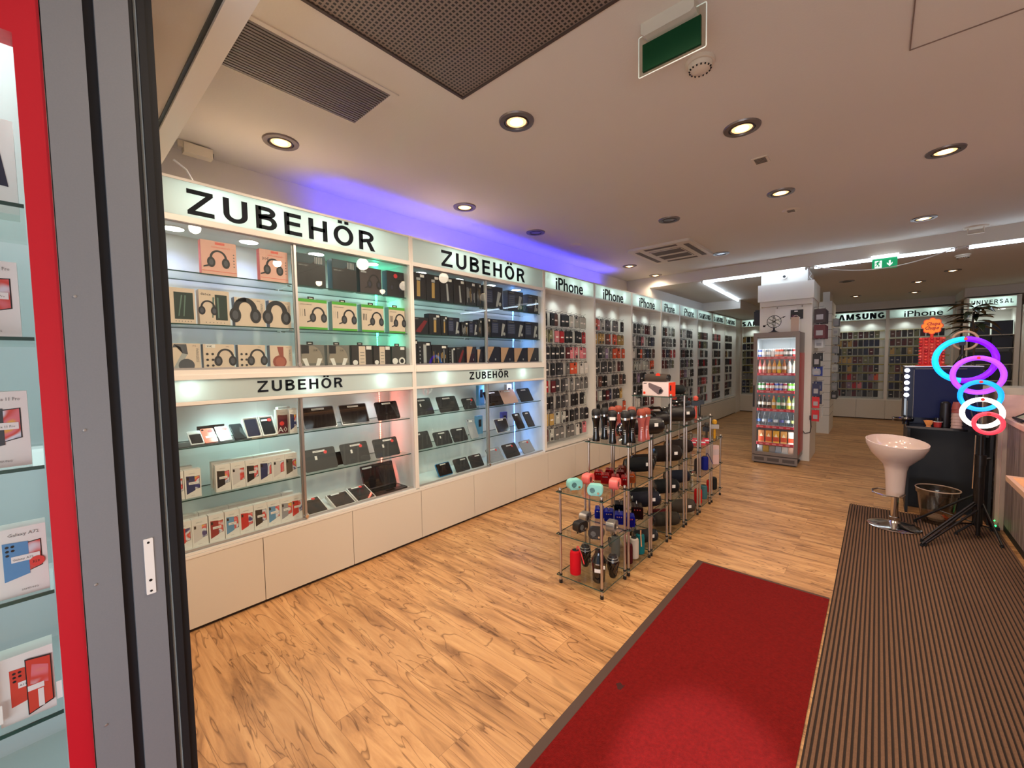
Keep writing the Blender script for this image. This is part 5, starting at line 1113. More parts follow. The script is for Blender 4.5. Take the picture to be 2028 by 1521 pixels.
# boxed speaker and fabric speaker on the tallest rack
t = single('speaker_box', G().box(-.120, -.04, 0, .120, .07, .115, 0).box(.1202, -.04, 0, .121, .07, .115, 1).prism(rpoly(-.112, .012, -.092, .032, .003), -.0415, -.04, 1).prism([(-.065, .102), (-.052, .108), (.055, .072), (.075, .045), (.062, .022), (.035, .012), (.02, .016), (-.060, .070)], -.0415, -.04, 2).prism([(.032, .020), (.058, .030), (.066, .046), (.052, .062), (.036, .05)], -.0425, -.0415, 3).box(.1210, -.02, .045, .1216, .0, .09, 3).box(-.11, -.0412, .100, -.08, -.04, .106, 3),
           [mat('box_white_card', rgb(226, 206, 204), .5), mat('box_orange', rgb(232, 62, 24), .5), mat('speaker_picture', rgb(110, 92, 96), .5), DBOX], 'white and orange box picturing a grey speaker, on top of the tallest rack', 'speaker box', (-1.40, 3.465, 1.188), R(-8), smooth=0)
o = drum('dark fabric cylinder speaker with an orange logo lying on the speaker box', -1.41, 3.475, 1.304, .034, .20, 8, (70, 62, 56), logo=True, tagged=False); o.rotation_euler = (0, 0, R(-8))
drum('black round ended speaker behind the fabric one on the tallest rack', -1.33, 3.62, 1.187, .042, .17, 30, (22, 26, 26), tagged=False)
single('folded_leaflet', G().box(-.05, -.03, 0, .05, .03, .006), BLACK, 'thin black leaflet under the glass edge beside the speaker box', 'leaflet', (-1.50, 3.66, 1.188), R(10))
# microphones on stands, rack six and seven
def standmic(label, x, y, z, col, h=.17, blk=True):
    t = thing('stand_microphone', label, 'microphone', (x, y, z+.001), R(25), 'microphones with phone holders')
    b = ob('handle', G().cyl((0, 0, 0), (0, 0, h-.045), .012, 14), TINTG, t); b.color = (*col, 1)
    ob('speaker_collar', G().prism(rpoly(-.040, h-.045, .040, h, .004), -.022, .022), BLACK if blk else mat('silver_collar', rgb(170, 160, 150), .3, .5), t)
    ob('chrome_ring', G().lathe([(.020, h), (.026, h+.006)], 18), CHROME, t); g = ob('grille_head', G().lathe([(.020, h+.006), (.024, h+.018), (.024, h+.038), (.012, h+.050), (0, h+.052)], 20), MATS['mic_grille'], t); g.color = (*col, 1)
    return t
for x, y, c, s in ((-1.335, 4.245, rgb(196, 78, 62), 'red headed phone holder microphone by the aisle'), (-1.345, 4.395, rgb(24, 24, 24), 'black headed phone holder microphone by the aisle'), (-1.43, 4.235, rgb(22, 22, 22), 'black phone holder microphone in the middle of the stand rack top'),
                   (-1.54, 4.235, rgb(150, 50, 40), 'dark red phone holder microphone at the wall side'), (-1.55, 4.35, rgb(24, 24, 26), 'black phone holder microphone at the wall side back')):
    standmic(s, x, y, .908, c)
standmic('yellow headed microphone with an orange label on the last rack', -1.285, 4.70, .645, rgb(206, 150, 30), .15, False); standmic('black phone holder microphone beside the yellow one on the last rack', -1.335, 4.60, .645, rgb(60, 56, 52), .13)
def gift(label, x, y, z, w, d, h, col, col2, rz=25):
    return single('small_gadget_box', G().box(-w/2, -d/2, 0, w/2, d/2, h, 0).box(-w/2-.0005, -d/2-.0005, h*.5, w/2+.0005, d/2+.0005, h*.8, 1), [TINTP, mat('band_%d_%d' % (col2[0], col2[2]), rgb(*col2), .5)], label, 'gadget box', (x, y, z+.001), R(rz), color=rgb(*col), smooth=0)
for i, (x, y) in enumerate(((-1.36, 4.24), (-1.29, 4.30), (-1.37, 4.36), (-1.29, 4.42))): gift(f'red white and blue striped gadget box, {ORD[i]} on the shelf under the stand microphones', x, y, .640, .055, .045, .045, (206, 36, 60), (230, 226, 230))
cylsp('dark blue cylinder speaker with a loop on the middle shelf of the stand rack', -1.30, 4.43, .36, .034, .14, rgb(24, 32, 120), 0, rgb(20, 26, 90)); cylsp('dark brown cylinder speaker on the middle shelf of the stand rack', -1.31, 4.24, .36, .032, .15, rgb(60, 48, 44))
cylsp('bright red cylinder speaker on the bottom shelf of the stand rack', -1.30, 4.225, .07, .036, .145, rgb(204, 22, 26)); cylsp('dusty teal cylinder speaker on the bottom shelf of the stand rack', -1.30, 4.40, .07, .034, .14, rgb(66, 106, 110))
cylsp('red cylinder speaker on the bottom shelf of the last rack', -1.305, 4.61, .085, .030, .13, rgb(196, 26, 28)); cylsp('black cylinder speaker on the bottom shelf of the last rack', -1.30, 4.74, .085, .034, .13, rgb(34, 34, 32))
gift('pale pink gift box standing on the middle shelf of the last rack', -1.31, 4.72, .363, .12, .05, .20, (214, 180, 176), (196, 176, 176), 50)
t = thing('glass_jar', 'clear glass jar with a chrome lid on the second shelf past the tallest rack', 'jar', (-1.30, 4.05, .329)); ob('body', G().lathe([(.034, 0), (.036, .01), (.036, .08), (.028, .09)], 20), glass('jar_glass', (.86, .9, .88), 2), t); ob('lid', G().lathe([(.030, .09), (.030, .105), (0, .108)], 20), CHROME, t)
# ================================================================ drinks fridge
FR = thing('drinks_fridge', 'tall grey glass door drinks fridge with red sides beside the pillar', 'fridge', (-1.055, 6.68, 0)); w = .27
FG = mat('fridge_grey', rgb(118, 108, 104), .4, .3); FRED = mat('fridge_red', rgb(176, 40, 36), .4); FWH = mat('fridge_inner', rgb(214, 220, 222), .4)
ob('cabinet', G().box(-w, .045, .10, -w+.02, .50, 1.83).box(w-.02, .045, .10, w, .50, 1.83).box(-w+.02, .045, .10, w-.02, .50, .14).box(-w+.02, .045, 1.76, w-.02, .50, 1.83).box(-w+.02, .48, .14, w-.02, .50, 1.76), FG, FR)
ob('inner_lining', G().box(-w+.021, .46, .14, w-.021, .478, 1.76).box(-w+.021, .05, .14, -w+.025, .46, 1.76).box(w-.025, .05, .14, w-.021, .46, 1.76).box(-w+.025, .05, .14, w-.025, .46, .143).box(-w+.025, .05, 1.755, w-.025, .46, 1.758), FWH, FR)
ob('side_panel', G().box(w, .05, .16, w+.004, .49, 1.55), FRED, FR); ob('side_panel', G().box(-w-.004, .05, .16, -w, .49, 1.55), FRED, FR)
d = ob('door', G().box(-w, 0, .125, -w+.045, .04, 1.835).box(w-.045, 0, .125, w, .04, 1.835).box(-w+.045, 0, .125, w-.045, .04, .165).box(-w+.045, 0, 1.775, w-.045, .04, 1.835), FG, FR)
ob('glass_pane', G().box(-w+.045, .018, .165, w-.045, .022, 1.775), glass('fridge_glass', (.97, .98, .98), 1.2), d); ob('handle', G().box(-w+.006, -.018, .8, -.245, .0, 1.1), BLACK, d)
ob('base_grille', G().box(-w, .0, .02, w, .045, .115, 0).box(-.24, -.003, .045, -.12, 0, .09, 1).box(-.08, -.003, .045, .06, 0, .09, 1).box(.10, -.003, .045, .24, 0, .09, 1), [FG, mat('grille_dark', rgb(70, 62, 60), .5)], FR); ob('foot', G().box(-w+.02, .03, 0, w-.02, .48, .02), BLACK, FR)
FSH = [(1.50, 'cans'), (1.275, 'mix'), (1.03, 'cans'), (.775, 'bottles'), (.535, 'water'), (.295, 'cartons'), (.145, 'bags')]
for z, k in FSH[:-1]:
    s = ob('shelf', G().box(-w+.027, .055, z-.006, w-.027, .44, z), mat('white_wire_shelf', rgb(210, 210, 212), .4), FR)
    g = G().box(-w+.047, .042, z-.034, w-.047, .052, z+.002, 0)
    for i in range(5): g.box(-.19+i*.08, .0408, z-.024, -.145+i*.08, .042, z-.010, 1)
    ob('price_rail', g, [mat('rail_red', rgb(190, 40, 60), .4), mat('rail_label', rgb(226, 150, 160), .5)], s)
lamp('AREA', 'fridge_lamp', (0, .09, 1.74), 2.2, (.88, .95, 1), FR, (.4, .04)); lamp('AREA', 'fridge_lamp', (-w+.05, .05, .95), 1.8, (.88, .95, 1), FR, (1.5, .02), rot=(R(0), R(-90), 0)); lamp('AREA', 'fridge_lamp', (w-.05, .05, .95), 1.8, (.88, .95, 1), FR, (1.5, .02), rot=(0, R(90), 0))
def can_mesh(): return G().lathe([(.022, 0), (.0265, .006), (.0265, .098), (.021, .108), (.0, .108)], 16, mm=[1, 0, 1, 1]).lathe([(.0268, .03), (.0268, .07)], 16, 2).mesh('drink_can', [TINTG, ALU, mat('can_band', rgb(220, 220, 216), .4)])
def bot_mesh(): return G().lathe([(.024, 0), (.027, .006), (.027, .10), (.012, .145), (.010, .165), (.012, .167), (.012, .18), (0, .18)], 16, mm=[0, 0, 0, 0, 0, 1, 1]).lathe([(.0274, .05), (.0274, .09)], 16, 2).mesh('drink_bottle', [TINTG, mat('bottle_cap', rgb(200, 60, 40), .4), mat('bottle_label', rgb(216, 206, 190), .5)])
def wat_mesh(): return G().lathe([(.026, 0), (.029, .006), (.029, .12), (.013, .155), (.012, .18), (0, .18)], 16, mm=[0, 0, 0, 0, 1]).lathe([(.0293, .05), (.0293, .085)], 16, 2).mesh('water_bottle', [glass('water_plastic', (.80, .86, .90), 2.5), mat('blue_cap', rgb(40, 70, 150), .4), mat('water_label', 'obj', .5)])
def car_mesh(): return G().box(-.036, -.03, 0, .036, .03, .165, 0).box(-.0362, -.0306, .02, .0362, -.03, .08, 1).prism([(-.02, .08), (.02, .08), (.0, .13)], -.0308, -.03, 2).mesh('juice_carton', [TINTP, mat('fruit_red', rgb(196, 70, 40), .5), mat('fruit_cream', rgb(240, 226, 190), .5)], 0)
def bag_mesh():
    g = G(); g.prism([(-.035, 0), (.035, 0), (.038, .02), (.034, .085), (.036, .10), (-.036, .10), (-.033, .085), (-.038, .02)], -.018, .018); return g.mesh('snack_bag', [mat('foil_bag', 'obj', .25, .6)])
CN, BT, WB, CT, BG = can_mesh(), bot_mesh(), wat_mesh(), car_mesh(), bag_mesh()
def stock(me, n, z, cols, what, cat, x0=-.205, x1=.205):
    for i in range(n):
        o = bpy.data.objects.new(me.name.split('.')[0], me); COL.objects.link(o); o.location = (-1.055+x0+(x1-x0)*i/(n-1), 6.68+.10+random.uniform(0, .01), z+.001); o.rotation_euler = (0, 0, random.uniform(-.3, .3) if me not in (CT, BG) else 0)
        nm, c = cols[i % len(cols)]; o.color = (*rgb(*c), 1); tag(o, f'{nm} {what}, {ORD[i]} along its fridge shelf', cat, what+'s in the drinks fridge')
stock(CN, 9, 1.50, [('blue', (60, 90, 170)), ('silver', (170, 176, 180)), ('grey', (120, 130, 140)), ('clear grey', (190, 190, 186)), ('orange', (206, 100, 60)), ('red orange', (196, 60, 44)), ('black', (20, 20, 22)), ('black and silver', (40, 40, 44)), ('bright red', (214, 20, 36))], 'can on the top shelf', 'drink can')
stock(BT, 8, 1.275, [('pink', (196, 90, 96)), ('rose', (190, 110, 100)), ('amber', (190, 130, 70)), ('orange', (206, 130, 50)), ('yellow', (216, 180, 40)), ('copper', (170, 96, 50)), ('white', (220, 224, 224)), ('cream', (206, 210, 190))], 'bottle on the second shelf', 'drink bottle')
stock(CN, 9, 1.03, [('green', (40, 130, 60)), ('dark green', (30, 110, 50)), ('red', (180, 26, 44)), ('red cola', (170, 20, 36)), ('blue', (60, 90, 190)), ('violet blue', (90, 80, 170)), ('crimson', (150, 30, 70)), ('light green', (120, 210, 60)), ('lime', (130, 220, 70))], 'can on the third shelf', 'drink can')
stock(BT, 8, .775, [('dark cola', (40, 24, 22)), ('cola', (30, 20, 22)), ('dark brown', (50, 26, 20)), ('amber', (190, 130, 20)), ('green', (60, 150, 90)), ('dark green', (50, 90, 50)), ('yellow', (200, 190, 70)), ('pale green', (140, 160, 120))], 'bottle on the fourth shelf', 'drink bottle')
stock(WB, 7, .535, [('clear blue labelled', (70, 110, 180)), ('clear', (190, 200, 210)), ('clear blue capped', (90, 120, 180)), ('clear white labelled', (200, 210, 220)), ('clear violet labelled', (90, 90, 160)), ('clear pale', (210, 220, 226)), ('clear green labelled', (190, 206, 120))], 'water bottle', 'water bottle')
stock(CT, 5, .295, [('brown', (176, 110, 66)), ('orange', (214, 140, 60)), ('yellow', (226, 172, 60)), ('gold striped', (214, 160, 90)), ('white and red', (236, 214, 200))], 'juice carton', 'juice carton', -.17, .19)
stock(BG, 6, .145, [('silver', (190, 196, 206)), ('gold', (190, 150, 70)), ('grey', (160, 160, 166)), ('pale blue', (170, 190, 214)), ('white', (220, 220, 220)), ('beige', (220, 180, 160))], 'snack bag', 'snack bag', -.19, .19)
# on top of the fridge
t = thing('armillary_sphere', 'dark metal armillary sphere with an arrow, on top of the drinks fridge', 'ornament', (-1.11, 6.86, 1.832))
DM = mat('dark_metal', rgb(28, 26, 28), .35, .6); SLV = mat('aged_silver', rgb(150, 148, 130), .35, .7)
ob('base', G().lathe([(.072, 0), (.070, .012), (.035, .025), (.012, .045), (.010, .075)], 24), DM, t)
g = G(); R0 = .085
for nx, a in (('y', 0), ('x', 0)): g.ring((0, 0, .16), R0, .004, 40, 6, nrm=nx)
ob('outer_rings', g, DM, t); g = G(); g.M = Matrix.Translation((0, 0, .16)) @ Matrix.Rotation(R(35), 4, 'Y'); g.ring((0, 0, 0), R0*.96, .004, 40, 6, nrm='z').ring((0, 0, .04), R0*.86, .003, 40, 6, nrm='z').ring((0, 0, -.04), R0*.86, .003, 40, 6, nrm='z'); ob('tilted_rings', g, SLV, t)
ob('arrow', G().cyl((-.125, 0, .105), (.13, 0, .225), .0035, 8).cyl((.105, 0, .213), (.14, 0, .23), .010, 8, r2=0).box(-.135, -.002, .09, -.105, .002, .118), DM, t); ob('core', G().lathe([(0, .145), (.015, .15), (.018, .16), (.015, .17), (0, .175)], 14), DM, t)
t = single('carrier_box', G().box(-.045, -.05, 0, .045, .05, .205, 0).box(.0452, -.05, 0, .046, .05, .205, 1).tube([(-.02, 0, .205), (-.015, 0, .225), (.02, 0, .228), (.035, 0, .205)], .003, 6, 1), [mat('kraft_pink', rgb(186, 164, 152), .6), PAPER], 'beige box with a cord handle standing on the fridge corner', 'box', (-.86, 6.86, 1.831), 0)
# ---- goods on the pillar
single('hook_bar', G().cyl((-.30, 0, 0), (.30, 0, .0), .005, 8).cyl((-.1, 0, 0), (-.1, -.03, -.03), .008, 8).cyl((.2, 0, 0), (.2, -.03, -.03), .008, 8).box(-.31, 0, -.008, -.29, .012, .008).box(.29, 0, -.008, .31, .012, .008), CHROME, 'thin rail with two small spots on the pillar above the fridge', 'rail', (-1.02, 7.185, 2.235))
single('dark_packet', G().box(-.075, -.012, -.13, .075, 0, 0).box(-.03, -.0135, -.03, .01, -.012, -.012, 1).box(-.06, -.0135, -.11, .0, -.012, -.07, 2), [DBOX, PAPER, mat('plum_print', rgb(90, 40, 70), .5)], 'dark packet with a white label hanging on the pillar above the fridge', 'packet', (-.885, 7.193, 2.165))
single('white_poster', G().box(-.13, -.006, -.36, .13, 0, 0), PAPER, 'blank pale panel on the pillar behind the armillary sphere', 'panel', (-1.02, 7.198, 2.20))
def hang(name, label, cat, x, y, z, w, h, col, dp=.02, rz=R(90), n=1):
    g = G().box(-w/2, -dp, -h, w/2, 0, -.012, 0).box(-.004, -dp*.5-.001, -.014, .004, -dp*.5, .004, 1).box(-w*.3, -dp-.0008, -h*.8, w*.3, -dp, -h*.45, 2)
    return single(name, g, [TINTP, PAPER, mat('soft_print', rgb(170, 170, 176), .5)], label, cat, (x, y, z), rz, color=rgb(*col), smooth=0)
X1 = -.70
g = G()
for z in (2.19, 1.97, 1.74, 1.56, 1.35, 1.14, .95, .77): g.tube([(X1-.0, 7.30, z), (X1+.10, 7.30, z), (X1+.115, 7.30, z+.012)], .0025, 6).tube([(X1, 7.6, z), (X1+.10, 7.6, z), (X1+.115, 7.6, z+.012)], .0025, 6)
for i, (z, h, col, nm) in enumerate(((2.17, .20, (60, 44, 48), 'dark'), (1.95, .20, (96, 34, 44), 'dark red'))):
    for k in range(4): hang('book_cover_case', f'{nm} tablet cover hanging on the pillar side, {ORD[k]} from the fridge', 'tablet cover', X1+.075, 7.26+k*.14, z, .13, h, col, .02, R(0))
for k, (z, h, c, nm) in enumerate(((1.545, .20, (16, 16, 20), 'black'), (1.335, .10, (150, 160, 176), 'pale blue'), (1.125, .19, (40, 44, 84), 'navy'), (.935, .17, (206, 36, 46), 'bright red'), (.745, .17, (206, 30, 40), 'red'))):
    hang('accessory_packet', f'{nm} accessory packet hanging on the pillar side nearest the fridge', 'accessory packet', X1+.05, 7.27, z, .085, h, c, .03, R(0))
for k, (z, h, c, nm) in enumerate(((1.75, .13, (214, 214, 216), 'white'), (1.56, .13, (30, 30, 34), 'black corded'), (1.36, .15, (34, 60, 160), 'blue'), (1.14, .15, (50, 60, 110), 'navy corded'), (.95, .15, (60, 64, 90), 'dark'), (.75, .16, (196, 190, 186), 'pale'))):
    hang('accessory_packet', f'{nm} accessory packet, second along the pillar side', 'accessory packet', X1+.05, 7.52, z, .10, h, c, .02, R(0)); hang('accessory_packet', f'white accessory packet, third along the pillar side, {ORD[k]} from the top', 'accessory packet', X1+.05, 7.78, z, .09, h-.01, (214, 216, 214), .02, R(0))
single('dark_side_packet', G().box(-.09, 0, -.24, -.0, .03, 0).box(-.11, .02, -.22, -.09, .06, -.02), [DBOX], 'dark packets hanging on the far side of the pillar, toward the long wall', 'packet', (-1.352, 7.35, 2.22))
ob2 = single('pillar_hooks', g, HOOK, 'steel hooks on the side of the pillar', 'hooks'); ob2['kind'] = 'stuff'
single('socket_cable', G().tube([(-.70, 7.20, .60), (-.69, 7.185, .50), (-.70, 7.18, .42), (-.76, 7.18, .40), (-.79, 7.19, .44)], .006, 6).box(-.71, 7.17, .60, -.69, 7.195, .66), BLACK, 'black power cable drooping beside the fridge', 'cable')
# slatted stand behind the pillar
t = thing('slatwall_stand', 'white slatted stand with packaged accessories behind the pillar', 'display stand', (-.78, 10.0, 0))
g = G().box(-.10, 0, 0, .10, .9, 2.54).box(-.05, .1, 2.54, .06, .7, 2.74)
ob('body', g, WHITE, t)
for i in range(14): ob('slat_groove', G().box(-.1005, -.0015, .35+i*.15, .1015, .901, .356+i*.15), GREYT, t)
for r in range(9):
    for c in range(3): hang('clear_packet', f'clear accessory packet on the slatted stand, row {ORD[r]}, {ORD[c]} deep', 'accessory packet', -.62, 10.08+c*.22, 2.22-r*.175, .09, .15, random.choice(((196, 200, 196), (170, 176, 176), (150, 156, 160), (60, 62, 66))), .02, R(0))
# ================================================================ coffee corner
t = thing('coffee_cabinet', 'black cabinet under the coffee machine behind the bar stool', 'cabinet', (.215, 5.60, 0))
ob('body', G().box(.01, .01, .03, .54, .55, .81), mat('matt_black', rgb(12, 11, 12), .5), t); ob('top_board', G().box(0, -.22, .81, .55, .56, .83), BLACKG, t); ob('door', G().box(.02, -.008, .05, .53, .01, .79), MATS['matt_black'], t); ob('plinth', G().box(.03, .03, 0, .53, .54, .03), BLACK, t); ob('side_support', G().box(.01, -.21, 0, .03, .01, .81), MATS['matt_black'], t); ob('side_support', G().box(.53, -.21, 0, .55, .01, .81), MATS['matt_black'], t)
t = thing('coffee_machine', 'black coffee machine with a column of lit white icons', 'coffee machine', (.215, 5.60, .831))
NB = mat('blue_black_shell', rgb(10, 12, 32), .35, spec=.25); SCR = mat('machine_screen', rgb(8, 10, 30), .4, spec=.15, emit=(.01, .015, .08), es=.25)
ob('body', G().box(-.015, .0, .0, .50, .42, .552), NB, t); ob('top_rim', G().box(-.017, -.004, .548, .502, .424, .556), ALU, t); ob('front_panel', G().prism(rpoly(.055, .06, .48, .53, .01), -.006, 0), SCR, t)
ob('panel_edge', G().box(.050, -.008, .065, .053, -.005, .52).box(.06, -.008, .528, .40, -.005, .531), GREYT, t)
IC = mglow('icon_light', (.86, .92, 1), 9)
for i in range(5):
    g = G(); c = (.002, -.008, .515-.06*i)
    for a in range(6):
        q = a*PI/6; g.cyl((c[0]-math.cos(q)*.019, c[1], c[2]-math.sin(q)*.019), (c[0]+math.cos(q)*.019, c[1], c[2]+math.sin(q)*.019), .0038, 6)
    ob('lit_icon', g, IC, t)
ob('spout_pillar', G().box(-.012, -.012, .06, .004, .0, .24).box(.008, -.012, .06, .012, .0, .22, 1), [BLACKG, GREYT], t)
t2 = thing('drip_tray', 'round black drip tray at the corner of the coffee machine', 'tray', (.195, 5.50, .858)); ob('tray', G().lathe([(.03, 0), (.075, .004), (.082, .030), (.076, .030), (.070, .010)], 28), BLACKG, t2); ob('chrome_rim', G().ring((0, 0, .030), .080, .0025, 36, 6, nrm='z'), CHROME, t2); ob('support_foot', G().cyl((.02, 0, -.026), (.02, 0, .001), .025, 14), BLACK, t2)
t = thing('sugar_bowl', 'small ribbed orange bowl on the coffee cabinet', 'bowl', (.368, 5.43, .831))
g = G(); n = 32; P = [(.016, 0), (.018, .003), (.034, .042)]; vs = []
for r_, z_ in P:
    for i in range(n): a = 2*PI*i/n; q = r_*(1+.07*math.cos(i*PI)); vs.append((q*math.cos(a), q*math.sin(a), z_+.012))
g.add(vs, [(k*n+i, k*n+(i+1) % n, (k+1)*n+(i+1) % n, (k+1)*n+i) for k in range(2) for i in range(n)]+[tuple(range(n))]); ob('bowl', g, mat('orange_paper', rgb(226, 150, 84), .5), t, smooth=0); ob('stand', G().lathe([(.020, 0), (.012, .012)], 16), mat('orange_paper2', rgb(200, 130, 70), .5), t)
t = thing('paper_cup', 'red paper cup with a dark lid in front of the coffee machine', 'cup', (.425, 5.425, .790+.041)); ob('cup', G().lathe([(.024, 0), (.030, .05), (.032, .05)], 20), mat('red_paper', rgb(150, 34, 34), .5), t); ob('lid', G().lathe([(.033, .05), (.033, .056), (.026, .058), (.026, .085), (0, .087)], 20), BLACKG, t); ob('cup_rim', G().ring((0, 0, .05), .033, .002, 24, 6, nrm='z'), PAPER, t)
t = thing('cup_stack', 'tall stack of upturned beige paper cups beside the coffee machine', 'cup stack', (.545, 5.43, .831))
for i in range(7): ob('cup', G().lathe([(.036, i*.028), (.0365, i*.028+.004), (.033, i*.028+.03)], 20).ring((0, 0, i*.028+.002), .0362, .0018, 24, 5, nrm='z'), mat('beige_cup', rgb(176, 146, 134), .6) if i < 5 else mat('brown_cup', rgb(146, 70, 58), .6), t)
ob('cup', G().lathe([(.033, .198), (.027, .235), (0, .235)], 20), MATS['brown_cup'], t)
single('black_tumbler', G().lathe([(.030, 0), (.038, .10), (.034, .22), (.020, .235), (0, .235)], 22), BLACK, 'tall black container between the cups on the coffee cabinet', 'container', (.475, 5.47, .831))
# lollipop stand
t = thing('lollipop_stand', 'red lollipop display tower with an orange flower shaped sign', 'lollipop stand', (.388, 5.75, 1.388)); OR = mat('sign_orange', rgb(240, 140, 30), .5, emit=rgb(240, 120, 20), es=.10); RD = mat('sign_red', rgb(214, 52, 30), .5)
ob('base', G().lathe([(.11, 0), (.108, .006), (.09, .010)], 28), RD, t); ob('column', G().box(-.075, -.03, .01, .075, .06, .275), RD, t)
pet = [((.060+.012*abs(math.cos(4*a)))*math.cos(a), .385+(.064+.012*abs(math.cos(4*a)))*math.sin(a)) for a in [2*PI*i/64 for i in range(64)]]
ob('sign_plate', G().prism([(x*1.09, .385+(z-.385)*1.10) for x, z in pet], -.004, .004, 1).prism(pet, -.006, -.004, 0), [OR, RD], t); ob('sign_stem', G().cyl((0, 0, .275), (0, 0, .31), .012, 10), RD, t)
g = G(); g.M = Matrix.Translation((0, -.0075, 0)) @ Matrix(((1, 0, .22, -.085), (0, 1, 0, 0), (0, 0, 1, 0), (0, 0, 0, 1)))
put(g, 'Chupa', -.044, .392, .030, 0, y=0, maxw=.096, bold=.035); put(g, 'Chups', -.048, .352, .030, 0, y=0, maxw=.10, bold=.035); put(g, '•', -.0, .332, .012, 0, y=0); ob('sign_lettering', g, mat('lettering_red', rgb(176, 26, 16), .5), t, smooth=0)
LP = G().lathe([(0, -.014), (.011, -.010), (.0155, 0), (.011, .010), (0, .014)], 12).mesh('lollipop', [mat('lollipop_wrap', 'obj', .3)])
for r in range(9):
    for c in range(5):
        o = bpy.data.objects.new('lollipop', LP); COL.objects.link(o); o.location = (.388-.078+c*.039, 5.75-.046, 1.388+.030+r*.029); o.color = (*rgb(*random.choice(((196, 40, 48), (206, 60, 56), (170, 30, 44), (216, 90, 80)))), 1)
        tag(o, 'red wrapped lollipop in the display tower under the orange sign', 'lollipop', 'red lollipops in the tower')
# ================================================================ ring lights and stand
RN = [('largest ring light, half cyan and half violet', .532, 5.00, 1.449, .170, None), ('violet ring light in front of the two coloured one', .602, 4.96, 1.326, .138, (.26, .04, 1)), ('blue ring light below the violet one', .616, 4.92, 1.165, .110, (.0, .22, 1)),
      ('white ring light below the blue one', .624, 4.88, 1.032, .107, (1, .98, .86)), ('red ring light, smallest and lowest', .654, 4.84, .956, .076, (1, .035, .06))]
for i, (s, x, y, z, r, c) in enumerate(RN):
    t = thing('ring_light', s, 'ring light', (x, y, z)); th = (.021, .019, .0165, .0165, .0145)[i]
    if c is None:
        ob('lit_ring', G().ring((0, 0, 0), r, th, 30, 10, a0=PI/2+.03, a1=3*PI/2-.1), mglow('ring_cyan', (.0, .33, 1), 2.0), t); ob('lit_ring', G().ring((0, 0, 0), r, th, 30, 10, a0=-PI/2-.1, a1=PI/2-.03), mglow('ring_violet', (.12, .0, 1), 2.0), t)
    else: ob('lit_ring', G().ring((0, 0, 0), r, th, 44, 10), mglow('ring_%d' % i, c, (0, 1.9, 1.9, 3.0, 1.5)[i]), t)
    ob('joint', G().lathe([(0, -.004), (.011, -.003), (.012, .002)], 14, axis='y', c=(0, -th, r)), REDST, t)
    ob('clip_plate', G().box(-.008, .0, -r-th-.02, .008, .012, -r-th), BLACK, t); ob('arm', G().cyl((0, .005, -r-th-.01), (.640-x+(.012*(i-2)), .005, .872-z), .0045, 8), BLACK, t) if i < 4 else None
t = thing('light_stand', 'black folded tripod stand under the ring lights', 'tripod', (.64, 4.99, 0)); BM = mat('stand_black', rgb(16, 13, 13), .35)
ob('mast', G().cyl((0, 0, .10), (0, 0, .64), .030, 14).cyl((0, 0, .64), (0, 0, .86), .016, 12), BM, t); ob('collar', G().cyl((0, 0, .60), (0, 0, .68), .036, 14), BM, t); ob('top_bar', G().box(-.03, -.125, .855, .03, .03, .868), BM, t); ob('knob', G().cyl((.03, 0, .65), (.055, 0, .66), .012, 10), BM, t); ob('thin_rod', G().cyl((-.035, -.01, .40), (-.030, -.01, .84), .004, 8), CHROME, t)
for a, b in (((-.01, 0, .36), (-.355, .10, .03)), ((-.01, 0, .30), (-.345, -.42, .025)), ((-.02, -.02, .27), (-.35, -.52, .025)), ((0, -.03, .24), (-.33, -.50, .025)), ((.02, .0, .30), (.11, -.18, .025)), ((.02, .02, .34), (.11, .22, .025)), ((0, 0, .14), (-.12, -.05, .025))):
    l = ob('leg', G().cyl(a, b, .0085, 8), BM, t); ob('rubber_foot', G().cyl(b, (b[0], b[1], .0095), .011, 8), RUBBER, l)
ob('spreader', G().cyl((-.21, .04, .16), (-.02, 0, .12), .005, 6), BM, t); ob('spreader', G().cyl((-.19, -.23, .14), (-.02, 0, .11), .005, 6), BM, t); ob('spreader', G().cyl((.08, -.1, .12), (0, 0, .11), .005, 6), BM, t)
ob('folded_legs', G().cyl((.0, -.05, .03), (.0, -.02, .50), .014, 8), BM, t)
t = thing('phone_tripod', 'small black tripod standing on the coffee machine behind the ring lights', 'tripod', (.60, 5.82, 1.388))
for a in (0, 120, 240): ob('leg', G().cyl((0, 0, .11), (math.cos(R(a))*.09, math.sin(R(a))*.09, 0), .007, 8), BLACK, t)
ob('mast', G().cyl((0, 0, .10), (0, 0, .19), .012, 10), BLACK, t); ob('phone_clamp', G().box(-.022, -.012, .19, .022, .012, .235), BLACK, t)
t = thing('unlit_ring_light', 'unlit beige ring lamp above the largest lit ring', 'ring light', (.640, 6.05, 1.63)); ob('ring', G().ring((0, 0, 0), .088, .011, 40, 8), mat('unlit_beige', rgb(196, 164, 140), .4), t); ob('pole', G().cyl((0, .01, -.09), (0, .01, -.24), .008, 8), BLACK, t); ob('base', G().lathe([(.05, -.242), (.045, -.23), (.01, -.22)], 20, c=(0, .01, 0)), BLACK, t)
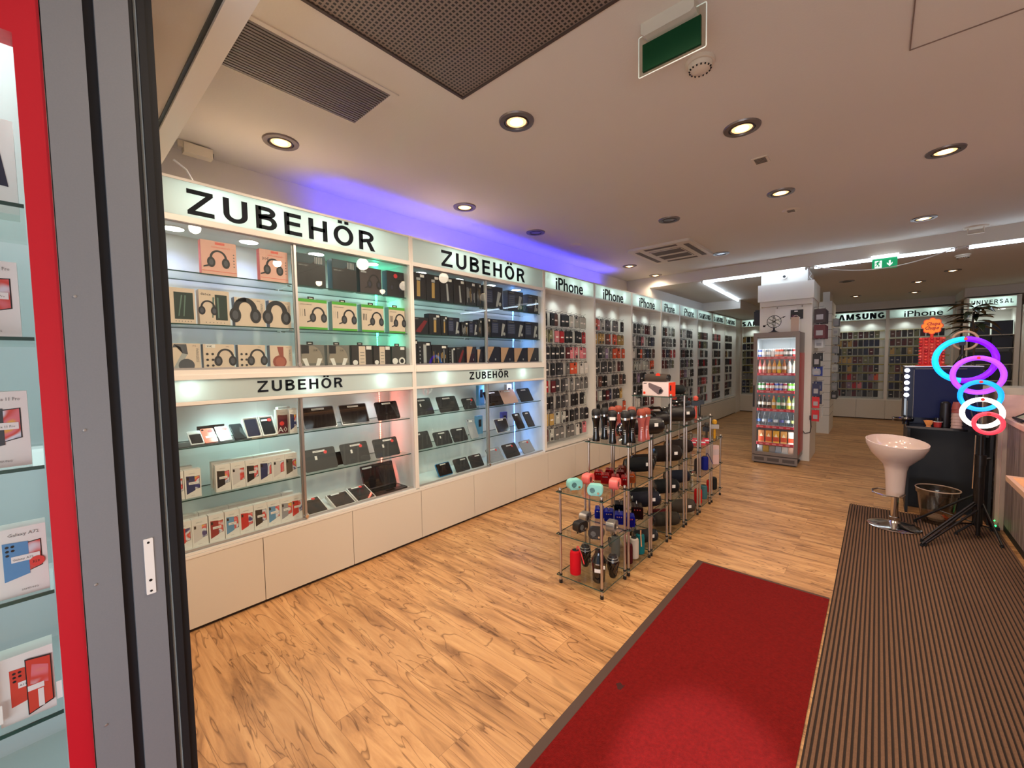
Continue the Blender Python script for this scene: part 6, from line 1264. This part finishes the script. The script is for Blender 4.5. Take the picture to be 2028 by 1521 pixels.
# stool
t = thing('bar_stool', 'white moulded bar stool with a round chrome foot on the ribbed mat', 'stool', (.138, 4.85, .009), R(0))
WP = mat('glossy_white_plastic', rgb(206, 186, 178), .16, coat=.4)
prof = [(.060, .275), (.066, .40), (.074, .50), (.088, .545), (.130, .590), (.175, .645), (.205, .715), (.207, .745), (.200, .747), (.192, .70), (.150, .64), (.0, .60)]
g = G(); n = 40; vs = []
for r_, z_ in prof:
    k = max(0, (z_-.56))/.19
    for i in range(n): a = 2*PI*i/n; vs.append((r_*math.cos(a), r_*math.sin(a)*.95, z_+.030*k*math.sin(a-.5)))
g.add(vs, [(k*n+i, k*n+(i+1) % n, (k+1)*n+(i+1) % n, (k+1)*n+i) for k in range(len(prof)-1) for i in range(n)]); ob('seat_shell', g, WP, t, smooth=60)
ob('gas_lift', G().cyl((0, 0, .05), (0, 0, .285), .026, 18), CHROME, t); ob('base', G().lathe([(.178, 0), (.180, .006), (.170, .012), (.10, .026), (.045, .040), (.034, .055), (.034, .085), (.026, .09)], 44), CHROME, t)
ob('footrest', G().tube([(0+.045, 0, .30), (.06, -.05, .30), (.02, -.15, .30), (-.08, -.165, .30), (-.145, -.10, .30), (-.15, 0, .30), (-.11, .06, .30), (-.02, .06, .30)], .007, 8), CHROME, t)
# bin
t = thing('waste_bin', 'translucent plastic waste bin between the stool and the tripod', 'bin', (.425, 5.395-.19, .009))
CP = glass('clear_plastic', (.80, .76, .70), 3, rough=.15)
ob('bucket', G().lathe([(.100, 0), (.104, .004), (.132, .255), (.142, .26), (.144, .30), (.140, .30), (.138, .262), (.128, .258), (.102, .008), (0, .008)], 36), CP, t); ob('rim', G().ring((0, 0, .30), .143, .005, 44, 6, nrm='z'), mat('bin_rim', rgb(190, 164, 140), .25), t)
single('crumpled_litter', G().lathe([(0, 0), (.05, .008), (.062, .03), (.04, .055), (0, .06)], 9).lathe([(0, .0), (.03, .01), (.035, .03), (0, .05)], 7, 1, (.05, .02, .01)), [mat('crumpled_paper', rgb(200, 176, 150), .8), mat('orange_scrap', rgb(206, 90, 40), .6)], 'crumpled paper in the waste bin', 'litter', (.42, 5.205, .019))
# ================================================================ counter on the right
ct = mat('counter_top', rgb(196, 162, 146), .5, noise=(30, .06)); cf = mat('counter_front', rgb(132, 114, 108), .55); cw = mat('grey_board_strip', rgb(178, 156, 138), .5)
def grain():
    m = mat('grey_wood_front', rgb(140, 122, 116), .5); nt = m.node_tree; N = nt.nodes; L = nt.links
    tc = N.new('ShaderNodeTexCoord'); mp = N.new('ShaderNodeMapping'); mp.inputs['Scale'].default_value = (14, 14, .8); n = N.new('ShaderNodeTexNoise'); n.inputs['Scale'].default_value = 2.5; n.inputs['Detail'].default_value = 5
    cr = N.new('ShaderNodeValToRGB'); cr.color_ramp.elements[0].color = (*rgb(104, 88, 84), 1); cr.color_ramp.elements[1].color = (*rgb(172, 152, 142), 1); cr.color_ramp.elements[0].position = .3; cr.color_ramp.elements[1].position = .7
    L.new(tc.outputs['Object'], mp.inputs[0]); L.new(mp.outputs[0], n.inputs['Vector']); L.new(n.outputs['Fac'], cr.inputs[0]); L.new(cr.outputs[0], N['Principled BSDF'].inputs['Base Color']); return m
t = thing('service_counter', 'long service counter with grey wood front along the ribbed mat', 'counter', (.83, 2.2, 0))
ob('front_panel', G().box(0, 0, .055, .02, 3.115, .93), grain(), t); ob('worktop', G().box(-.028, 0, .93, .62, 3.115, .965), ct, t); ob('body', G().box(.02, .01, .055, .60, 3.12, .93), cf, t); ob('plinth', G().box(.0, .0, 0, .58, 3.115, .055), mat('dark_green_black', rgb(26, 26, 22), .6), t)
t = thing('counter_end_panel', 'tall beige end panel closing the service counter by the ring lights', 'panel', (.80, 5.335, 0)); ob('panel', G().box(0, 0, .055, .9, .03, 1.150), ct, t)
ob('end_strip', G().box(-.02, -.001, .0, .0, .08, 1.150).box(.004, -.012, .0, .03, 0, .925), cw, t); ob('side_panel', G().box(0, .03, 0, .03, .85, 1.150), ct, t)
t = thing('counter_ledge', 'low wooden ledge jutting from the counter at the picture edge', 'ledge', (.60, 2.2, .745)); ob('board', G().box(0, 0, -.018, .20, 1.65, .012), mat('pale_wood_edge', rgb(190, 150, 122), .45), t); ob('inlay', G().box(.02, 0, .012, .20, 1.60, .0135), mat('orange_wood', rgb(222, 160, 104), .35, noise=(14, .12)), t); ob('bracket', G().box(.14, .2, -.16, .20, .23, -.018), cf, t); ob('bracket', G().box(.14, 1.4, -.16, .20, 1.43, -.018), cf, t)
t = thing('document_stand', 'black wire stand holding papers on the counter top', 'document stand', (.875, 5.02, .975)); ob('frame', G().tube([(-.05, -.14, .002), (-.05, .10, .004), (.16, .24, .12)], .007, 6).tube([(-.05, .10, .008), (-.02, -.30, .006)], .010, 6), BLACK, t); ob('paper', G().add([(-.04, .08, .012), (.10, .18, .085), (.16, .0, .085), (.02, -.10, .012)], [(0, 1, 2, 3)]), mat('greenish_paper', rgb(136, 140, 112), .6), t); ob('paper', G().add([(-.03, .0, .006), (.12, .0, .02), (.14, -.25, .02), (.0, -.25, .006)], [(0, 1, 2, 3)]), PAPER, t)
t = thing('cable_light', 'tiny green lit plug on the floor edge below the counter end', 'light', (.79, 5.28, .005)); ob('plug', G().box(-.012, -.03, 0, .012, .03, .03), BLACK, t); ob('lit_dot', G().lathe([(0, -.009), (.008, 0), (0, .009)], 12, c=(-.012, -.02, .04)), mglow('green_dot', (.02, 1, .15), 5), t); ob('lit_dot', G().lathe([(0, -.007), (.006, 0), (0, .007)], 12, c=(-.012, .03, .07)), MATS['green_dot'], t)
for k in range(2): single('loose_wire', G().tube([(.775, 5.42+.05*k+.02*math.sin(i*1.7), .95-.055*i) for i in range(14)], .003, 5), mat('thin_wire', rgb(60, 50, 42), .6), f'thin dark wire hanging down the counter end, {"nearer" if k == 0 else "farther"} one', 'wire')
# plant and the display beyond
t = thing('potted_plant', 'dark leafy hanging plant in front of the sign reading universal', 'plant', (.76, 6.6, 1.15))
LF = mat('dark_leaf', rgb(36, 46, 34), .25, coat=.3)
ob('pot', G().lathe([(.06, 0), (.09, .16), (.095, .17), (.085, .17), (.07, .15), (0, .15)], 24), mat('grey_pot', rgb(120, 116, 112), .5), t); ob('stem', G().tube([(0, 0, .15), (.01, 0, .45), (-.01, 0, .70), (.0, 0, .84)], .009, 8), mat('brown_stem', rgb(60, 46, 34), .7), t)
random.seed(21); g = G()
for i in range(46):
    a = random.uniform(0, 2*PI); z = random.uniform(.60, .88); l = random.uniform(.12, .22); w_ = l*.16; dr = random.uniform(.1, .5); L0 = []
    for k in range(6):
        q = k/5; r_ = .02+l*q; zz = z+.05*q-dr*l*q*q*1.5; wd = w_*math.sin(PI*min(1, q*.92+.06)); c = Vector((math.cos(a)*r_, math.sin(a)*r_, zz)); s_ = Vector((-math.sin(a), math.cos(a), 0))*wd
        L0 += [tuple(c-s_+Vector((0, 0, wd*.3))), tuple(c-Vector((0, 0, wd*.15))), tuple(c+s_+Vector((0, 0, wd*.3)))]
    g.add(L0, [(3*k, 3*k+1, 3*k+4, 3*k+3) for k in range(5)]+[(3*k+1, 3*k+2, 3*k+5, 3*k+4) for k in range(5)])
ob('foliage', g, LF, t, smooth=60)['kind'] = 'stuff'
single('plant_shelf', G().box(-.2, -.15, 0, .45, .25, 1.149), WHITE, 'pale cabinet behind the coffee machine carrying the plant', 'cabinet', (.95, 6.6, 0))
t = thing('wall_showcase', 'white showcase with the backlit sign reading universal', 'showcase', (1.23, 11.55, 0))
ob('carcass', G().box(0, 0, .45, .03, .4, 2.54).box(.60, 0, .45, .66, .4, 2.54).box(.03, .4, .45, .60, .41, 2.54).box(.03, 0, 2.31, .60, .4, 2.325).box(.03, 0, .45, .60, .4, .47).box(-.01, .05, 0, .66, .4, .45), WHITE, t)
header(t, .03, .60, 'UNIVERSAL', .055, .565, (.15, .45), z0=2.335, z1=2.52, cap=(2.40, 2.475), e=K_HEAD*.8, dep=.12)
for x in (.17, .45): led(t, x, .15, 2.31, K_BAY*1.5, (.8, 1, .95), .045)
for z in (1.84, 1.60, 1.30, 1.0, .7): ob('shelf', G().box(.03, .03, z-.012, .60, .4, z), WHITE, t)
k = 0
for z, h in ((1.84, .25), (1.60, .20), (1.30, .22), (1.0, .22), (.7, .22)):
    for x in (.06, .335):
        single('monitor_box', G().box(0, 0, 0, .25, .05, h).box(.02, -.001, .02, .23, 0, h-.03, 1), [DBOX, mat('deep_navy_print', rgb(16, 20, 40), .3)], f'dark boxed tablet on the {ORD[k//2]} shelf under the universal sign, {"first" if k % 2 == 0 else "second"}', 'tablet box', (1.23+x, 11.62, z+.0005)); k += 1
t = thing('glass_cabinet', 'pale cabinet with bright edge beside the universal showcase', 'cabinet', (1.90, 11.3, 0)); ob('body', G().box(0, .05, 0, .9, .5, 2.35), WHITE, t); ob('light_edge', G().box(.02, .03, 2.30, .9, .05, 2.33), mglow('cool_edge', (.85, 1, .95), 2.5), t); ob('door', G().box(.02, .03, .1, .44, .05, 2.28), CASEW, t); ob('door', G().box(.46, .03, .1, .88, .05, 2.28), CASEW, t)
